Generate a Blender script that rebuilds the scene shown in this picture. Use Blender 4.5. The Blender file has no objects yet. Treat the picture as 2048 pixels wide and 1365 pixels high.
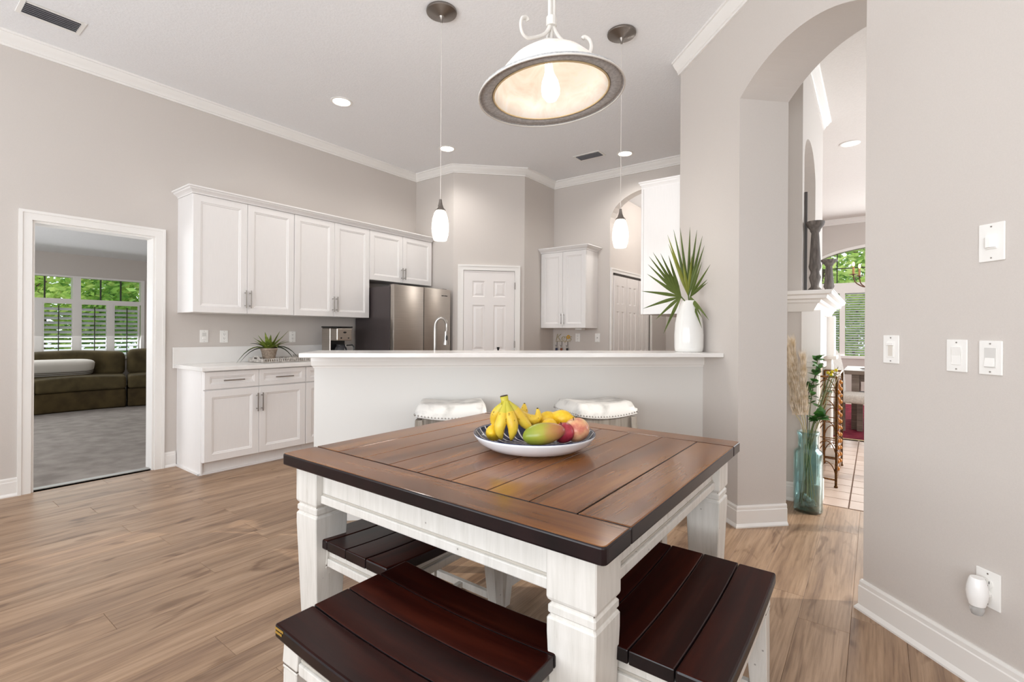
import bpy, bmesh, math, random
from math import sin, cos, pi, radians, sqrt
from mathutils import Vector, Matrix, Euler
R = random.Random(7)
SC = bpy.context.scene
COL = SC.collection
S2 = 2 ** -.5

# ------------------------------------------------------------------ camera
CAM_H, YAW, ROLL, FPX, HOR = 1.22, radians(36.732), 0.0064317, 973.70, 665.436
cam = bpy.data.cameras.new('camera'); co = bpy.data.objects.new('camera', cam); COL.objects.link(co)
cam.sensor_width = 36; cam.lens = FPX / 2048 * 36
cam.shift_y = -(682.5 - HOR) / 2048
cam.clip_start = .03; cam.clip_end = 200
co.matrix_world = Matrix.Translation((0, 0, CAM_H)) @ Matrix.Rotation(YAW, 4, 'Z') @ Matrix.Rotation(pi / 2, 4, 'X') @ Matrix.Rotation(ROLL, 4, 'Z')
SC.camera = co
SC.view_settings.view_transform = 'Standard'; SC.view_settings.look = 'None'
SC.view_settings.gamma = 1; SC.view_settings.use_curve_mapping = False
SC.view_settings.exposure = 0.0
SC.cycles.max_bounces = 9; SC.cycles.diffuse_bounces = 5; SC.cycles.glossy_bounces = 4
SC.cycles.transmission_bounces = 8; SC.cycles.transparent_max_bounces = 16
SC.cycles.caustics_reflective = False; SC.cycles.caustics_refractive = False
SC.cycles.sample_clamp_indirect = 6
SC.cycles.use_denoising = True

# ------------------------------------------------------------------ world, sun, daylight at the windows
w = bpy.data.worlds.new('sky'); SC.world = w; w.use_nodes = True
bg = w.node_tree.nodes['Background']; bg.inputs[0].default_value = (.80, .90, 1.0, 1); bg.inputs[1].default_value = 1.9

def light(name, typ, loc, rot, energy, color=(1, 1, 1), **kw):
    l = bpy.data.lights.new(name, typ); l.energy = energy; l.color = color
    for k, v in kw.items(): setattr(l, k, v)
    o = bpy.data.objects.new(name, l); COL.objects.link(o); o.location = loc; o.rotation_euler = rot
    return o
def aim(d): return Vector(d).to_track_quat('-Z', 'Y').to_euler()

light('sun', 'SUN', (5, 5, 8), aim((-.78, -.50, -.37)), 3.0, (1, .95, .87), angle=.01)
DAY = (.95, .975, 1.0)
# nook windows behind the camera (wall y = -2.6)
for i, xx in enumerate((-3.6, -1.45, .7)):
    light('window_daylight', 'AREA', (xx, -2.55, 1.55), aim((0, 1, .85)), (54, 74, 104)[i], DAY, shape='RECTANGLE', size=1.7, size_y=2.1)
# den window (wall x = -10.4), living room windows (wall y = 10.9 and wall x = 2.6)
light('den_daylight', 'AREA', (-10.25, 1.6, 1.35), aim((1, 0, -.6)), 30, DAY, shape='RECTANGLE', size=2.8, size_y=1.2)
light('den_side_fill', 'AREA', (-7.3, -.95, 1.3), aim((0, 1, .1)), 78, DAY, shape='RECTANGLE', size=2.6, size_y=1.5)  # added light for unseen den side windows; the side wall has no opening
light('dining_daylight', 'AREA', (.6, 10.8, 1.7), aim((0, -1, -.1)), 85, DAY, shape='RECTANGLE', size=2.4, size_y=1.8)
light('living_daylight', 'AREA', (2.55, 6.2, 1.9), aim((-1, 0, -.05)), 85, DAY, shape='RECTANGLE', size=3.6, size_y=2.0)

# ------------------------------------------------------------------ helpers
FW = Vector((-sin(YAW), cos(YAW), 0)); RT = Vector((cos(YAW), sin(YAW), 0))
def view_point(px, py, depth):
    """a place seen at photo position (px, py), standing DEPTH metres away along the view direction"""
    dx, dy = px - 1024, py - HOR; c, s = cos(ROLL), sin(ROLL)
    u, v = c * dx + s * dy, -s * dx + c * dy
    p = FW * depth + RT * (u / FPX * depth); return Vector((p.x, p.y, CAM_H - v / FPX * depth))
def CD(c, d, z=0): return Vector(((c - d) * S2, (c + d) * S2, z))
ROT45 = Matrix.Rotation(pi / 4, 4, 'Z')

def lin(c):
    if isinstance(c, str): c = [int(c[i:i + 2], 16) / 255 for i in (0, 2, 4)]
    return tuple(x / 12.92 if x <= .04045 else ((x + .055) / 1.055) ** 2.4 for x in c)

class Mb:
    def __init__(s): s.v = []; s.f = []; s.m = []; s.cur = 0
    def add(s, vs, fs):
        b = len(s.v); s.v += [tuple(v) for v in vs]
        for f in fs: s.f.append([b + i for i in f]); s.m.append(s.cur)
        return s
    def box(s, x0, x1, y0, y1, z0, z1):
        x0, x1 = min(x0, x1), max(x0, x1); y0, y1 = min(y0, y1), max(y0, y1); z0, z1 = min(z0, z1), max(z0, z1)
        return s.add([(x0, y0, z0), (x1, y0, z0), (x1, y1, z0), (x0, y1, z0), (x0, y0, z1), (x1, y0, z1), (x1, y1, z1), (x0, y1, z1)],
                     [(0, 3, 2, 1), (4, 5, 6, 7), (0, 1, 5, 4), (1, 2, 6, 5), (2, 3, 7, 6), (3, 0, 4, 7)])
    def frustum(s, c0, s0, c1, s1):
        """square bar from centre c0 with half sizes s0 to centre c1 with half sizes s1 (along z)"""
        vs = []
        for c, h in ((c0, s0), (c1, s1)):
            vs += [(c[0] - h[0], c[1] - h[1], c[2]), (c[0] + h[0], c[1] - h[1], c[2]), (c[0] + h[0], c[1] + h[1], c[2]), (c[0] - h[0], c[1] + h[1], c[2])]
        return s.add(vs, [(0, 3, 2, 1), (4, 5, 6, 7), (0, 1, 5, 4), (1, 2, 6, 5), (2, 3, 7, 6), (3, 0, 4, 7)])
    def stack(s, cx, cy, prof):
        """square turned post: prof = [(half, z), ...]"""
        vs = []; fs = []
        for h, z in prof: vs += [(cx - h, cy - h, z), (cx + h, cy - h, z), (cx + h, cy + h, z), (cx - h, cy + h, z)]
        for i in range(len(prof) - 1):
            for k in range(4): fs.append((4 * i + k, 4 * i + (k + 1) % 4, 4 * i + 4 + (k + 1) % 4, 4 * i + 4 + k))
        fs.append((3, 2, 1, 0)); n = 4 * (len(prof) - 1); fs.append((n, n + 1, n + 2, n + 3))
        return s.add(vs, fs)
    def prism(s, poly, fn, a, b):
        """polygon (list of 2-D points) extruded between a and b; fn(u, v, t) -> point"""
        n = len(poly); vs = [fn(u, v, a) for u, v in poly] + [fn(u, v, b) for u, v in poly]
        fs = [tuple(range(n))[::-1], tuple(range(n, 2 * n))] + [(i, (i + 1) % n, n + (i + 1) % n, n + i) for i in range(n)]
        return s.add(vs, fs)
    def tube(s, pts, r, n=8, caps=True, flat=None):
        pts = [Vector(p) for p in pts]; m = len(pts); vs = []; fs = []
        rs = r if isinstance(r, (list, tuple)) else [r] * m
        up = None
        for i, p in enumerate(pts):
            t = (pts[min(i + 1, m - 1)] - pts[max(i - 1, 0)])
            t = t.normalized() if t.length > 1e-9 else Vector((0, 0, 1))
            if up is None: up = t.orthogonal().normalized()
            up = (up - t * up.dot(t)); up = up.normalized() if up.length > 1e-6 else t.orthogonal().normalized()
            q = t.cross(up)
            for k in range(n):
                a = 2 * pi * k / n; fx = 1 if flat is None else flat
                vs.append(p + (up * cos(a) + q * (sin(a) * fx)) * rs[i])
        for i in range(m - 1):
            for k in range(n): fs.append((i * n + k, i * n + (k + 1) % n, (i + 1) * n + (k + 1) % n, (i + 1) * n + k))
        if caps: fs += [tuple(range(n))[::-1], tuple((m - 1) * n + k for k in range(n))]
        return s.add(vs, fs)
    def lathe(s, prof, n=28, c=(0, 0, 0), close=False):
        vs = []; fs = []; m = len(prof)
        for r, z in prof:
            for k in range(n): a = 2 * pi * k / n; vs.append((c[0] + r * cos(a), c[1] + r * sin(a), c[2] + z))
        for i in range(m - 1 + (1 if close else 0)):
            j = (i + 1) % m
            for k in range(n): fs.append((i * n + k, i * n + (k + 1) % n, j * n + (k + 1) % n, j * n + k))
        return s.add(vs, fs)
    def ball(s, c, r, n=14, m=9, sq=(1, 1, 1), rot=None, fn=None):
        vs = []; fs = []
        for i in range(m + 1):
            t = pi * i / m
            for k in range(n):
                a = 2 * pi * k / n; v = Vector((sin(t) * cos(a) * sq[0], sin(t) * sin(a) * sq[1], cos(t) * sq[2]))
                if fn: v = fn(v)
                if rot: v = rot @ v
                vs.append(Vector(c) + v * r)
        for i in range(m):
            for k in range(n): fs.append((i * n + k, (i + 1) * n + k, (i + 1) * n + (k + 1) % n, i * n + (k + 1) % n))
        return s.add(vs, fs)
    def rings(s, x0, x1, z0, z1, prof, fn):
        """nested rectangles: prof = [(inset, y), ...], last ring filled; fn(x, y, z)"""
        vs = []; fs = []
        for ins, y in prof: vs += [fn(x0 + ins, y, z0 + ins), fn(x1 - ins, y, z0 + ins), fn(x1 - ins, y, z1 - ins), fn(x0 + ins, y, z1 - ins)]
        for i in range(len(prof) - 1):
            for k in range(4): fs.append((4 * i + k, 4 * i + (k + 1) % 4, 4 * i + 4 + (k + 1) % 4, 4 * i + 4 + k))
        n = 4 * (len(prof) - 1); fs.append((n, n + 1, n + 2, n + 3))
        return s.add(vs, fs)
    def sweep(s, path, prof, side=1, ends=True):
        """profile [(out, z), ...] swept along a plan polyline with mitres; side +1 = offset to the right"""
        P = [Vector((p[0], p[1], 0)) for p in path]; vs = []; fs = []; n = len(prof); m = len(P)
        for i, p in enumerate(P):
            ds = []
            if i > 0: ds.append((P[i] - P[i - 1]).normalized())
            if i < m - 1: ds.append((P[i + 1] - P[i]).normalized())
            ns = [Vector((d.y, -d.x, 0)) * side for d in ds]
            nn = sum(ns, Vector()).normalized(); k = 1 / max(.3, nn.dot(ns[0]))
            for o, z in prof: vs.append((p.x + nn.x * o * k, p.y + nn.y * o * k, z))
        for i in range(m - 1):
            for k in range(n): fs.append((i * n + k, i * n + (k + 1) % n, (i + 1) * n + (k + 1) % n, (i + 1) * n + k))
        if ends: fs += [tuple(range(n))[::-1], tuple((m - 1) * n + k for k in range(n))]
        return s.add(vs, fs)
    def build(s, name, mats, parent=None, smooth=False, bevel=0, seg=2, xf=None, loc=None, rot=None, ang=35):
        me = bpy.data.meshes.new(name); me.from_pydata(s.v, [], s.f)
        mats = mats if isinstance(mats, (list, tuple)) else [mats]
        for m_ in mats: me.materials.append(m_)
        if len(mats) > 1:
            for p, mi in zip(me.polygons, s.m): p.material_index = mi
        bm = bmesh.new(); bm.from_mesh(me)
        bmesh.ops.remove_doubles(bm, verts=bm.verts, dist=1e-6)
        bmesh.ops.recalc_face_normals(bm, faces=bm.faces)
        if bevel:
            es = [e for e in bm.edges if len(e.link_faces) == 2 and e.calc_face_angle(0) > radians(ang)]
            bmesh.ops.bevel(bm, geom=es, offset=bevel, segments=seg, affect='EDGES', profile=.5, clamp_overlap=True)
        if xf is not None: bmesh.ops.transform(bm, matrix=xf, verts=bm.verts)
        bm.to_mesh(me); bm.free()
        if smooth:
            me.polygons.foreach_set('use_smooth', [True] * len(me.polygons))
            if smooth != 'all':
                try: me.set_sharp_from_angle(angle=radians(40))
                except Exception: pass
        o = bpy.data.objects.new(name, me); COL.objects.link(o)
        if parent: o.parent = parent
        if loc is not None: o.location = loc
        if rot is not None: o.rotation_euler = rot
        return o

def empty(name, label, cat, loc=(0, 0, 0), rz=0, group=None):
    o = bpy.data.objects.new(name, None); COL.objects.link(o); o.empty_display_size = .05
    o.location = loc; o.rotation_euler = (0, 0, rz); o['label'] = label; o['category'] = cat
    if group: o['group'] = group
    return o
def tag(o, label, cat, group=None):
    o['label'] = label; o['category'] = cat
    if group: o['group'] = group
    return o
def struct(o): o['kind'] = 'structure'; return o
def children(o): return [c for c in COL.objects if c.parent == o]
def dup(o, label=None, loc=None, rz=None, parent=None):
    c = o.copy(); COL.objects.link(c)
    if parent: c.parent = parent
    if label: c['label'] = label
    if loc is not None: c.location = loc
    if rz is not None: c.rotation_euler = (0, 0, rz)
    for ch in children(o): dup(ch, parent=c)
    return c

# ------------------------------------------------------------------ materials
MATS = {}
def mk(name):
    m = bpy.data.materials.new(name); m.use_nodes = True; nt = m.node_tree
    MATS[name] = m; return m, nt, nt.nodes['Principled BSDF']
def nd(nt, typ, **kw):
    n = nt.nodes.new(typ)
    for k, v in kw.items():
        if k in n.inputs.keys() if isinstance(k, str) else False: n.inputs[k].default_value = v
        else: setattr(n, k, v)
    return n
def ramp(nt, stops):
    r = nt.nodes.new('ShaderNodeValToRGB'); e = r.color_ramp.elements
    while len(e) > 1: e.remove(e[-1])
    e[0].position = stops[0][0]; e[0].color = (*stops[0][1], 1)
    for p, c in stops[1:]: k = e.new(p); k.color = (*c, 1)
    return r
def coords(nt, scale=(1, 1, 1), rnd=False, kind='Object', rot=(0, 0, 0)):
    t = nt.nodes.new('ShaderNodeTexCoord'); mp = nt.nodes.new('ShaderNodeMapping'); mp.inputs['Scale'].default_value = scale; mp.inputs['Rotation'].default_value = rot
    nt.links.new(t.outputs[kind], mp.inputs['Vector'])
    if rnd:
        oi = nt.nodes.new('ShaderNodeObjectInfo'); mu = nt.nodes.new('ShaderNodeMath'); mu.operation = 'MULTIPLY'; mu.inputs[1].default_value = 53.7
        nt.links.new(oi.outputs['Random'], mu.inputs[0]); nt.links.new(mu.outputs[0], mp.inputs['Location'])
    return mp
def noise(nt, vec, scale, detail=4, rough=.5, dist=0):
    n = nt.nodes.new('ShaderNodeTexNoise'); n.inputs['Scale'].default_value = scale; n.inputs['Detail'].default_value = detail
    n.inputs['Roughness'].default_value = rough; n.inputs['Distortion'].default_value = dist
    if vec: nt.links.new(vec.outputs[0], n.inputs['Vector'])
    return n
def bump(nt, bs, h, strength=.2, dist=.01):
    b = nt.nodes.new('ShaderNodeBump'); b.inputs['Strength'].default_value = strength; b.inputs['Distance'].default_value = dist
    nt.links.new(h, b.inputs['Height']); nt.links.new(b.outputs[0], bs.inputs['Normal']); return b
def mixc(nt, fac, a, b, mode='MIX'):
    m = nt.nodes.new('ShaderNodeMix'); m.data_type = 'RGBA'; m.blend_type = mode
    for sock, val in ((m.inputs[0], fac), (m.inputs[6], a), (m.inputs[7], b)):
        if hasattr(val, 'is_linked') or hasattr(val, 'links'): nt.links.new(val, sock)
        elif isinstance(val, (int, float)): sock.default_value = val
        else: sock.default_value = (*val, 1)
    return m.outputs[2]
def plain(name, col, rough=.5, metal=0, spec=.5, **kw):
    m, nt, b = mk(name); b.inputs['Base Color'].default_value = (*lin(col), 1); b.inputs['Roughness'].default_value = rough
    b.inputs['Metallic'].default_value = metal; b.inputs['Specular IOR Level'].default_value = spec
    for k, v in kw.items(): b.inputs[k.replace('_', ' ')].default_value = v
    return m
def speckled(name, c0, c1, scale=(8, 8, 8), ns=3, rough=.5, spec=.5, bs=.0, bd=.004, lo=.35, hi=.65, metal=0, rnd=False, detail=5):
    m, nt, b = mk(name); mp = coords(nt, scale, rnd); n = noise(nt, mp, ns, detail)
    r = ramp(nt, [(lo, lin(c0)), (hi, lin(c1))]); nt.links.new(n.outputs['Fac'], r.inputs[0]); nt.links.new(r.outputs[0], b.inputs['Base Color'])
    b.inputs['Roughness'].default_value = rough; b.inputs['Specular IOR Level'].default_value = spec; b.inputs['Metallic'].default_value = metal
    if bs: bump(nt, b, n.outputs['Fac'], bs, bd)
    return m

def wood(name, c_dark, c_mid, c_light, axis, rough, coat=0, spec=.5, grain=1.0, tint=.12, knots=False, bs=.08, fine=.75):
    """streaky wood; axis = index of the grain direction, each piece shifted and tinted by its own random number"""
    m, nt, b = mk(name); sc = [9, 9, 9]; sc[axis] = .8
    mp = coords(nt, tuple(sc), True); n1 = noise(nt, mp, 1.6 * grain, 4, .55, .25)
    sc2 = [70, 70, 70]; sc2[axis] = 2.2
    mp2 = coords(nt, tuple(sc2), True); n2 = noise(nt, mp2, 1.5, 5, .65, .2)
    r1 = ramp(nt, [(.28, lin(c_dark)), (.5, lin(c_mid)), (.74, lin(c_light))]); nt.links.new(n1.outputs['Fac'], r1.inputs[0])
    r2 = ramp(nt, [(.3, (.55, .5, .47)), (.55, (1, 1, 1)), (.8, (1.12, 1.12, 1.12))]); nt.links.new(n2.outputs['Fac'], r2.inputs[0])
    c = mixc(nt, fine, r1.outputs[0], r2.outputs[0], 'MULTIPLY')
    oi = nt.nodes.new('ShaderNodeObjectInfo'); rr = ramp(nt, [(0, (1 - tint,) * 3), (1, (1 + tint, 1 + tint * .9, 1 + tint * .8))]); nt.links.new(oi.outputs['Random'], rr.inputs[0])
    c = mixc(nt, 1.0, c, rr.outputs[0], 'MULTIPLY')
    if knots:
        sk = [6, 6, 6]; sk[axis] = 1.5
        mpk = coords(nt, tuple(sk), True); nk = noise(nt, mpk, 1.7, 2, .5, 1.2)
        rk = ramp(nt, [(.30, (.50, .43, .38)), (.41, (1, 1, 1))]); nt.links.new(nk.outputs['Fac'], rk.inputs[0])
        c = mixc(nt, .8, c, rk.outputs[0], 'MULTIPLY')
    nt.links.new(c, b.inputs['Base Color']); b.inputs['Roughness'].default_value = rough; b.inputs['Specular IOR Level'].default_value = spec
    if coat: b.inputs['Coat Weight'].default_value = coat; b.inputs['Coat Roughness'].default_value = .08
    if bs: bump(nt, b, n2.outputs['Fac'], bs, .002)
    return m

WALL = speckled('wall_paint', 'd1cac4', 'cec7c1', (1, 1, 1), 240, .6, .3, .06, .002)
CEIL = speckled('ceiling_paint', 'f1f1f2', 'eeeeef', (1, 1, 1), 70, .8, .2, .35, .006)
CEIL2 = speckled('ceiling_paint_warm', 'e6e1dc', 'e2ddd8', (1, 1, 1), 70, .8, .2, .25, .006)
TRIM = plain('trim_paint', 'eeebe7', .35)
DOORW = plain('door_paint', 'ebe6e3', .38)
BARW = plain('bar_paint', 'e0deda', .5)
CAB = speckled('cabinet_white', 'eeebe9', 'ecE9e7', (40, 40, 3), 3, .42, .45, .02, .001)
QUARTZ = speckled('white_quartz', 'e9e5e1', 'f1efec', (1, 1, 1), 2.2, .18, .5, 0, 0, .3, .55)
FLOORW = wood('floor_wood', '856a56', 'a3866c', 'b89b81', 1, .40, 0, .42, 1.0, .06, True, .06)
FLOORB = plain('floor_base', '5a4738', .6)
TOPW = wood('table_wood', '4f2c13', '824f24', '9f6a33', 1, .20, .10, .42, .8, .12, False, .02, .3)
TOPX = wood('table_wood_cross', '4f2c13', '824f24', '9f6a33', 0, .20, .10, .42, .8, .10, False, .02, .3)
EDGEW = speckled('burnished_edge', '110a0c', '1e1012', (3, 3, 3), 4, .32, .35)
SEATX = wood('bench_wood', '160504', '2a0c08', '421a10', 0, .28, .0, .13, .9, .2, False, .03, .5)
DISTR = None
def distressed():
    m, nt, b = mk('distressed_white'); mp = coords(nt, (30, 30, 2.5)); n = noise(nt, mp, 1.6, 6, .65, .3)
    r = ramp(nt, [(.24, lin('bab4aa')), (.38, lin('d3cfc8')), (.62, lin('dedad4'))]); nt.links.new(n.outputs['Fac'], r.inputs[0])
    mp2 = coords(nt, (1, 1, 1)); v = nt.nodes.new('ShaderNodeTexVoronoi'); v.inputs['Scale'].default_value = 16; nt.links.new(mp2.outputs[0], v.inputs['Vector'])
    rv = ramp(nt, [(.035, lin('5d5148')), (.06, (1, 1, 1))]); nt.links.new(v.outputs['Distance'], rv.inputs[0])
    c = mixc(nt, .55, r.outputs[0], rv.outputs[0], 'MULTIPLY')
    nt.links.new(c, b.inputs['Base Color']); b.inputs['Roughness'].default_value = .45; bump(nt, b, n.outputs['Fac'], .03, .001); return m
DISTR = distressed()
GLAZE = plain('dark_glaze', '6f655b', .6)
STEEL = speckled('stainless', 'b3aca4', 'bcb5ad', (2, 2, 160), 2, .34, .5, .02, .001, metal=1)
STEELD = plain('fridge_side', '4b4343', .38, .25)
CHROME = plain('brushed_nickel', 'a9a49f', .28, 1)
PENDM = plain('nickel_dark', '8d8680', .32, 1)
BLACK = plain('black_plastic', '141416', .3)
PLAST = plain('white_plastic', 'f2f0ec', .35)
IRON = plain('white_iron', 'd9d5cf', .5)

# ------------------------------------------------------------------ the setting
W = -5.045; ZC = 3.363; AC = 1.857; AT = 2.195; KX = -1.25; YB = 5.93; TH = .14
# --- floors
fl = struct(Mb().box(W - .14, 2.6, -2.7, 4.14, -.08, -.012).box(W - .14, KX, 4.1, 6.0, -.08, -.012).box(-3.0, KX, 5.9, 8.2, -.08, -.012).build('floor', FLOORB))
PW, PL = .184, 1.22
row = 0; xx = W
shared = {}
while xx < 2.3:
    y0, y1 = -.9, 5.93
    if xx < -4.35: y1 = 4.55
    elif xx < -3.7: y1 = 5.1
    elif xx > KX - .1: y1 = 4.14
    if xx > -.2: y0 = max(y0, -.2)
    y = y0 - R.uniform(0, PL * .9)
    while y < y1:
        a, b = max(y, y0), min(y + PL, y1)
        # keep what lies in the room: in front of the arch wall plane or through the arch
        mid = (xx + PW / 2, (a + b) / 2); cc = (mid[0] + mid[1]) * S2
        if b - a > .06 and cc < 3.6 and not (mid[0] > .9 and cc > AT):
            key = round(b - a, 3)
            if key not in shared:
                o = Mb().box(-PW / 2 + .0003, PW / 2 - .0003, -(b - a) / 2 + .0004, (b - a) / 2 - .0004, -.012, 0).build('plank', FLOORW, fl, bevel=.0010, seg=1)
                shared[key] = o.data
            else:
                o = bpy.data.objects.new('plank', shared[key]); COL.objects.link(o); o.parent = fl
            o.location = (mid[0], mid[1], 0)
        y += PL
    xx += PW; row += 1

# --- ceiling (kitchen and nook), living room, hall, den
struct(Mb().prism([(W - .14, -2.74), (2.3, -2.74), (2.3, .5), (-1.1, 4.0), (KX + .1, YB + .14), (W - .14, YB + .14)], lambda u, v, t: (u, v, t), ZC, ZC + .1).build('ceiling', CEIL))
struct(Mb().prism([(2.3, .5), (2.75, .5), (2.75, 11.1), (KX, 11.1), (KX, 4.15), (-1.1, 4.0)], lambda u, v, t: (u, v, t), ZC, ZC + .1).build('ceiling_living', CEIL2))
struct(Mb().box(-3.0, KX + .1, YB + .14, 8.3, 3.1, 3.2).build('ceiling_hall', CEIL))

# --- left wall with the den doorway
DY0, DY1, DZ = .766, 1.541, 2.035
pl = [(-2.74, 0), (DY0, 0), (DY0, DZ), (DY1, DZ), (DY1, 0), (YB, 0), (YB, ZC), (-2.74, ZC)]
struct(Mb().prism(pl, lambda u, v, t: (t, u, v), W - TH, W).build('wall_left', WALL))
struct(Mb().box(W, -4.345, 4.55, 4.69, 0, ZC).build('wall_back', WALL))
DP = 4.55 + 4.345; DPD = DP * S2                 # pantry wall: plane D = DPD
pc0, pc1 = (-4.345 + 4.55) * S2, (-3.69 + 5.205) * S2
dq0, dq1 = .277, .945                            # pantry door opening along C
def cdp(c, z, d): return CD(c, d, z)
PDZ = 2.02
pl = [(pc0, 0), (dq0, 0), (dq0, PDZ), (dq1, PDZ), (dq1, 0), (pc1, 0), (pc1, ZC), (pc0, ZC)]
struct(Mb().prism(pl, lambda u, v, t: CD(u, t, v), DPD, DPD + .12).build('wall_pantry', WALL))
struct(Mb().box(-3.83, -3.69, 5.205, YB, 0, ZC).build('wall_pantry_side', WALL))
# back wall with the arched opening to the hall
ax, aw, az, ar = -2.25, .57, 2.69, .37
arc = [(ax - aw * cos(t), az + ar * sin(t)) for t in [pi * k / 18 for k in range(19)]]
pl = [(-3.83, 0), (ax - aw, 0)] + arc + [(ax + aw, 0), (KX, 0), (KX, ZC), (-3.83, ZC)]
struct(Mb().prism(pl, lambda u, v, t: (u, t, v), YB, YB + .14).build('wall_back_arch', WALL))
# hall beyond: left wall with bifold closet, far wall, right wall
struct(Mb().box(-2.96, -2.82, YB + .14, 8.2, 0, 3.1).build('wall_hall_left', WALL))
struct(Mb().box(-2.96, KX, 8.1, 8.2, 0, 3.1).build('wall_hall_back', WALL))
struct(Mb().box(KX, -1.0, 3.9, 11.0, 0, ZC).build('wall_kitchen_right', WALL))
# arch wall (diagonal)
a0, a1 = 1.91, 2.836; am, ah = (a0 + a1) / 2, (a1 - a0) / 2; zs, rise = 2.708, .136
rad = (ah * ah + rise * rise) / (2 * rise); tmax = math.asin(ah / rad)
arc = [(am + rad * sin(t), zs + rise - rad + rad * cos(t)) for t in [-tmax + 2 * tmax * k / 20 for k in range(21)]]
pl = [(-1.2, 0), (a0, 0)] + arc + [(a1, 0), (3.612, 0), (3.612, ZC), (-1.2, ZC)]
struct(Mb().prism(pl, lambda u, v, t: CD(t, u, v), AC, AT).build('wall_arch', WALL))
# nook behind the camera: right wall and rear wall with three windows
struct(Mb().box(2.16, 2.3, -2.74, .55, 0, ZC).build('wall_nook_right', WALL))
wins = [(-4.5, -2.7), (-2.35, -.55), (-.2, 1.6)]
pl = Mb(); xs = [W] + [v for ab in wins for v in ab] + [2.16]
for i in range(0, len(xs), 2): pl.box(xs[i], xs[i + 1], -2.74, -2.6, 0, ZC)
for a, b in wins: pl.box(a, b, -2.74, -2.6, 0, .45).box(a, b, -2.74, -2.6, 2.65, ZC)
struct(pl.build('wall_rear', WALL))
for i, (a, b) in enumerate(wins):
    m = (a + b) / 2; wb = Mb()
    for x0, x1, z0, z1 in ((a, b, .45, .51), (a, b, 2.59, 2.65), (a, a + .06, .45, 2.65), (b - .06, b, .45, 2.65), (m - .025, m + .025, .45, 2.65), (a, b, 1.53, 1.58)): wb.box(x0, x1, -2.70, -2.64, z0, z1)
    struct(wb.build('window_%d' % (i + 4), TRIM))

# --- crown moulding
cp = [(0, 3.265), (.014, 3.265), (.014, 3.281), (.022, 3.284), (.024, 3.296), (.040, 3.312), (.054, 3.334), (.058, 3.345), (.068, 3.348), (.068, 3.364), (0, 3.364)]
struct(Mb().sweep([(W, -2.6), (W, 4.55), (-4.345, 4.55), (-3.69, 5.205), (-3.69, YB), (KX, YB)], cp).build('trim_1', TRIM, smooth=True))
p0, p1 = CD(AC, 3.63), CD(AC, -1.2)
struct(Mb().sweep([(p0.x, p0.y), (p1.x, p1.y)], cp).build('trim_2', TRIM, smooth=True))

# --- baseboards
bp = [(0, 0), (.024, 0), (.024, .008), (.016, .02), (.013, .024), (.013, .104), (.010, .108), (.010, .125), (.006, .135), (0, .135)]
struct(Mb().sweep([(W, -2.6), (W, DY0 - .066)], bp).build('baseboard_left', TRIM))
struct(Mb().sweep([(W, DY1 + .075), (W, 1.705)], bp).build('baseboard_left_2', TRIM))
q = [CD(AC, 3.24), CD(AC, a1), CD(AT, a1)]
struct(Mb().sweep([(v.x, v.y) for v in q], bp).build('baseboard_pier', TRIM))
q = [CD(AT - .03, a0), CD(AC, a0), CD(AC, -1.2)]
struct(Mb().sweep([(v.x, v.y) for v in q], bp).build('baseboard_right', TRIM))

# --- den doorway casing (stepped) and jamb
cs = [(0, .0), (0, .014), (.012, .020), (.05, .013), (.066, .013), (.066, 0)]
def casing(mb, a0_, a1_, top, fn, wd=.066, t=.018):
    e = .020
    def piece(u0, u1, v0, v1, tt): mb.prism([(u0, v0), (u1, v0), (u1, v1), (u0, v1)], fn, -.001, tt)
    piece(a0_ - wd + e, a0_, 0, top, t); piece(a1_, a1_ + wd - e, 0, top, t); piece(a0_ - wd + e, a1_ + wd - e, top, top + wd - e, t)
    piece(a0_ - wd, a0_ - wd + e, 0, top + wd - e, t + .007); piece(a1_ + wd - e, a1_ + wd, 0, top + wd - e, t + .007); piece(a0_ - wd, a1_ + wd, top + wd - e, top + wd, t + .007)
mb = Mb(); casing(mb, DY0, DY1, DZ, lambda u, v, t: (W + t, u, v), .072)
struct(mb.build('trim_3', TRIM)); mb = Mb()
mb.box(W - TH - .005, W + .002, DY0, DY0 + .016, 0, DZ - .016).box(W - TH - .005, W + .002, DY1 - .016, DY1, 0, DZ - .016).box(W - TH - .005, W + .002, DY0, DY1, DZ - .016, DZ)
struct(mb.build('trim_11', TRIM))
struct(Mb().box(W - .09, W - .02, DY0 + .016, DY1 - .016, -.01, .012).build('trim_4', plain('threshold', '8d8a86', .35, .6), bevel=.004))

# --- pantry door
def panel_door(mb, xs, zs, cells, yf, fn, dep=.008):
    """front face of a panelled leaf at y = yf (facing -y): cells = set of (i, j) that hold a raised panel"""
    for i in range(len(xs) - 1):
        for j in range(len(zs) - 1):
            x0, x1, z0, z1 = xs[i], xs[i + 1], zs[j], zs[j + 1]
            if (i, j) in cells: mb.rings(x0, x1, z0, z1, [(0, yf), (.012, yf + dep), (.022, yf + dep), (.045, yf + .002)], fn)
            else: mb.add([fn(x0, yf, z0), fn(x1, yf, z0), fn(x1, yf, z1), fn(x0, yf, z1)], [(0, 1, 2, 3)])
def leaf(mb, w_, h, cells_x, cells_z, t, fn):
    xs = cells_x; zs = cells_z; cells = {(i, j) for i in range(1, len(xs) - 1, 2) for j in range(1, len(zs) - 1, 2)}
    panel_door(mb, xs, zs, cells, 0, fn)
    mb.add([fn(0, 0, 0), fn(w_, 0, 0), fn(w_, 0, h), fn(0, 0, h), fn(0, t, 0), fn(w_, t, 0), fn(w_, t, h), fn(0, t, h)], [(4, 7, 6, 5), (0, 4, 5, 1), (1, 5, 6, 2), (2, 6, 7, 3), (3, 7, 4, 0)])
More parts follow.
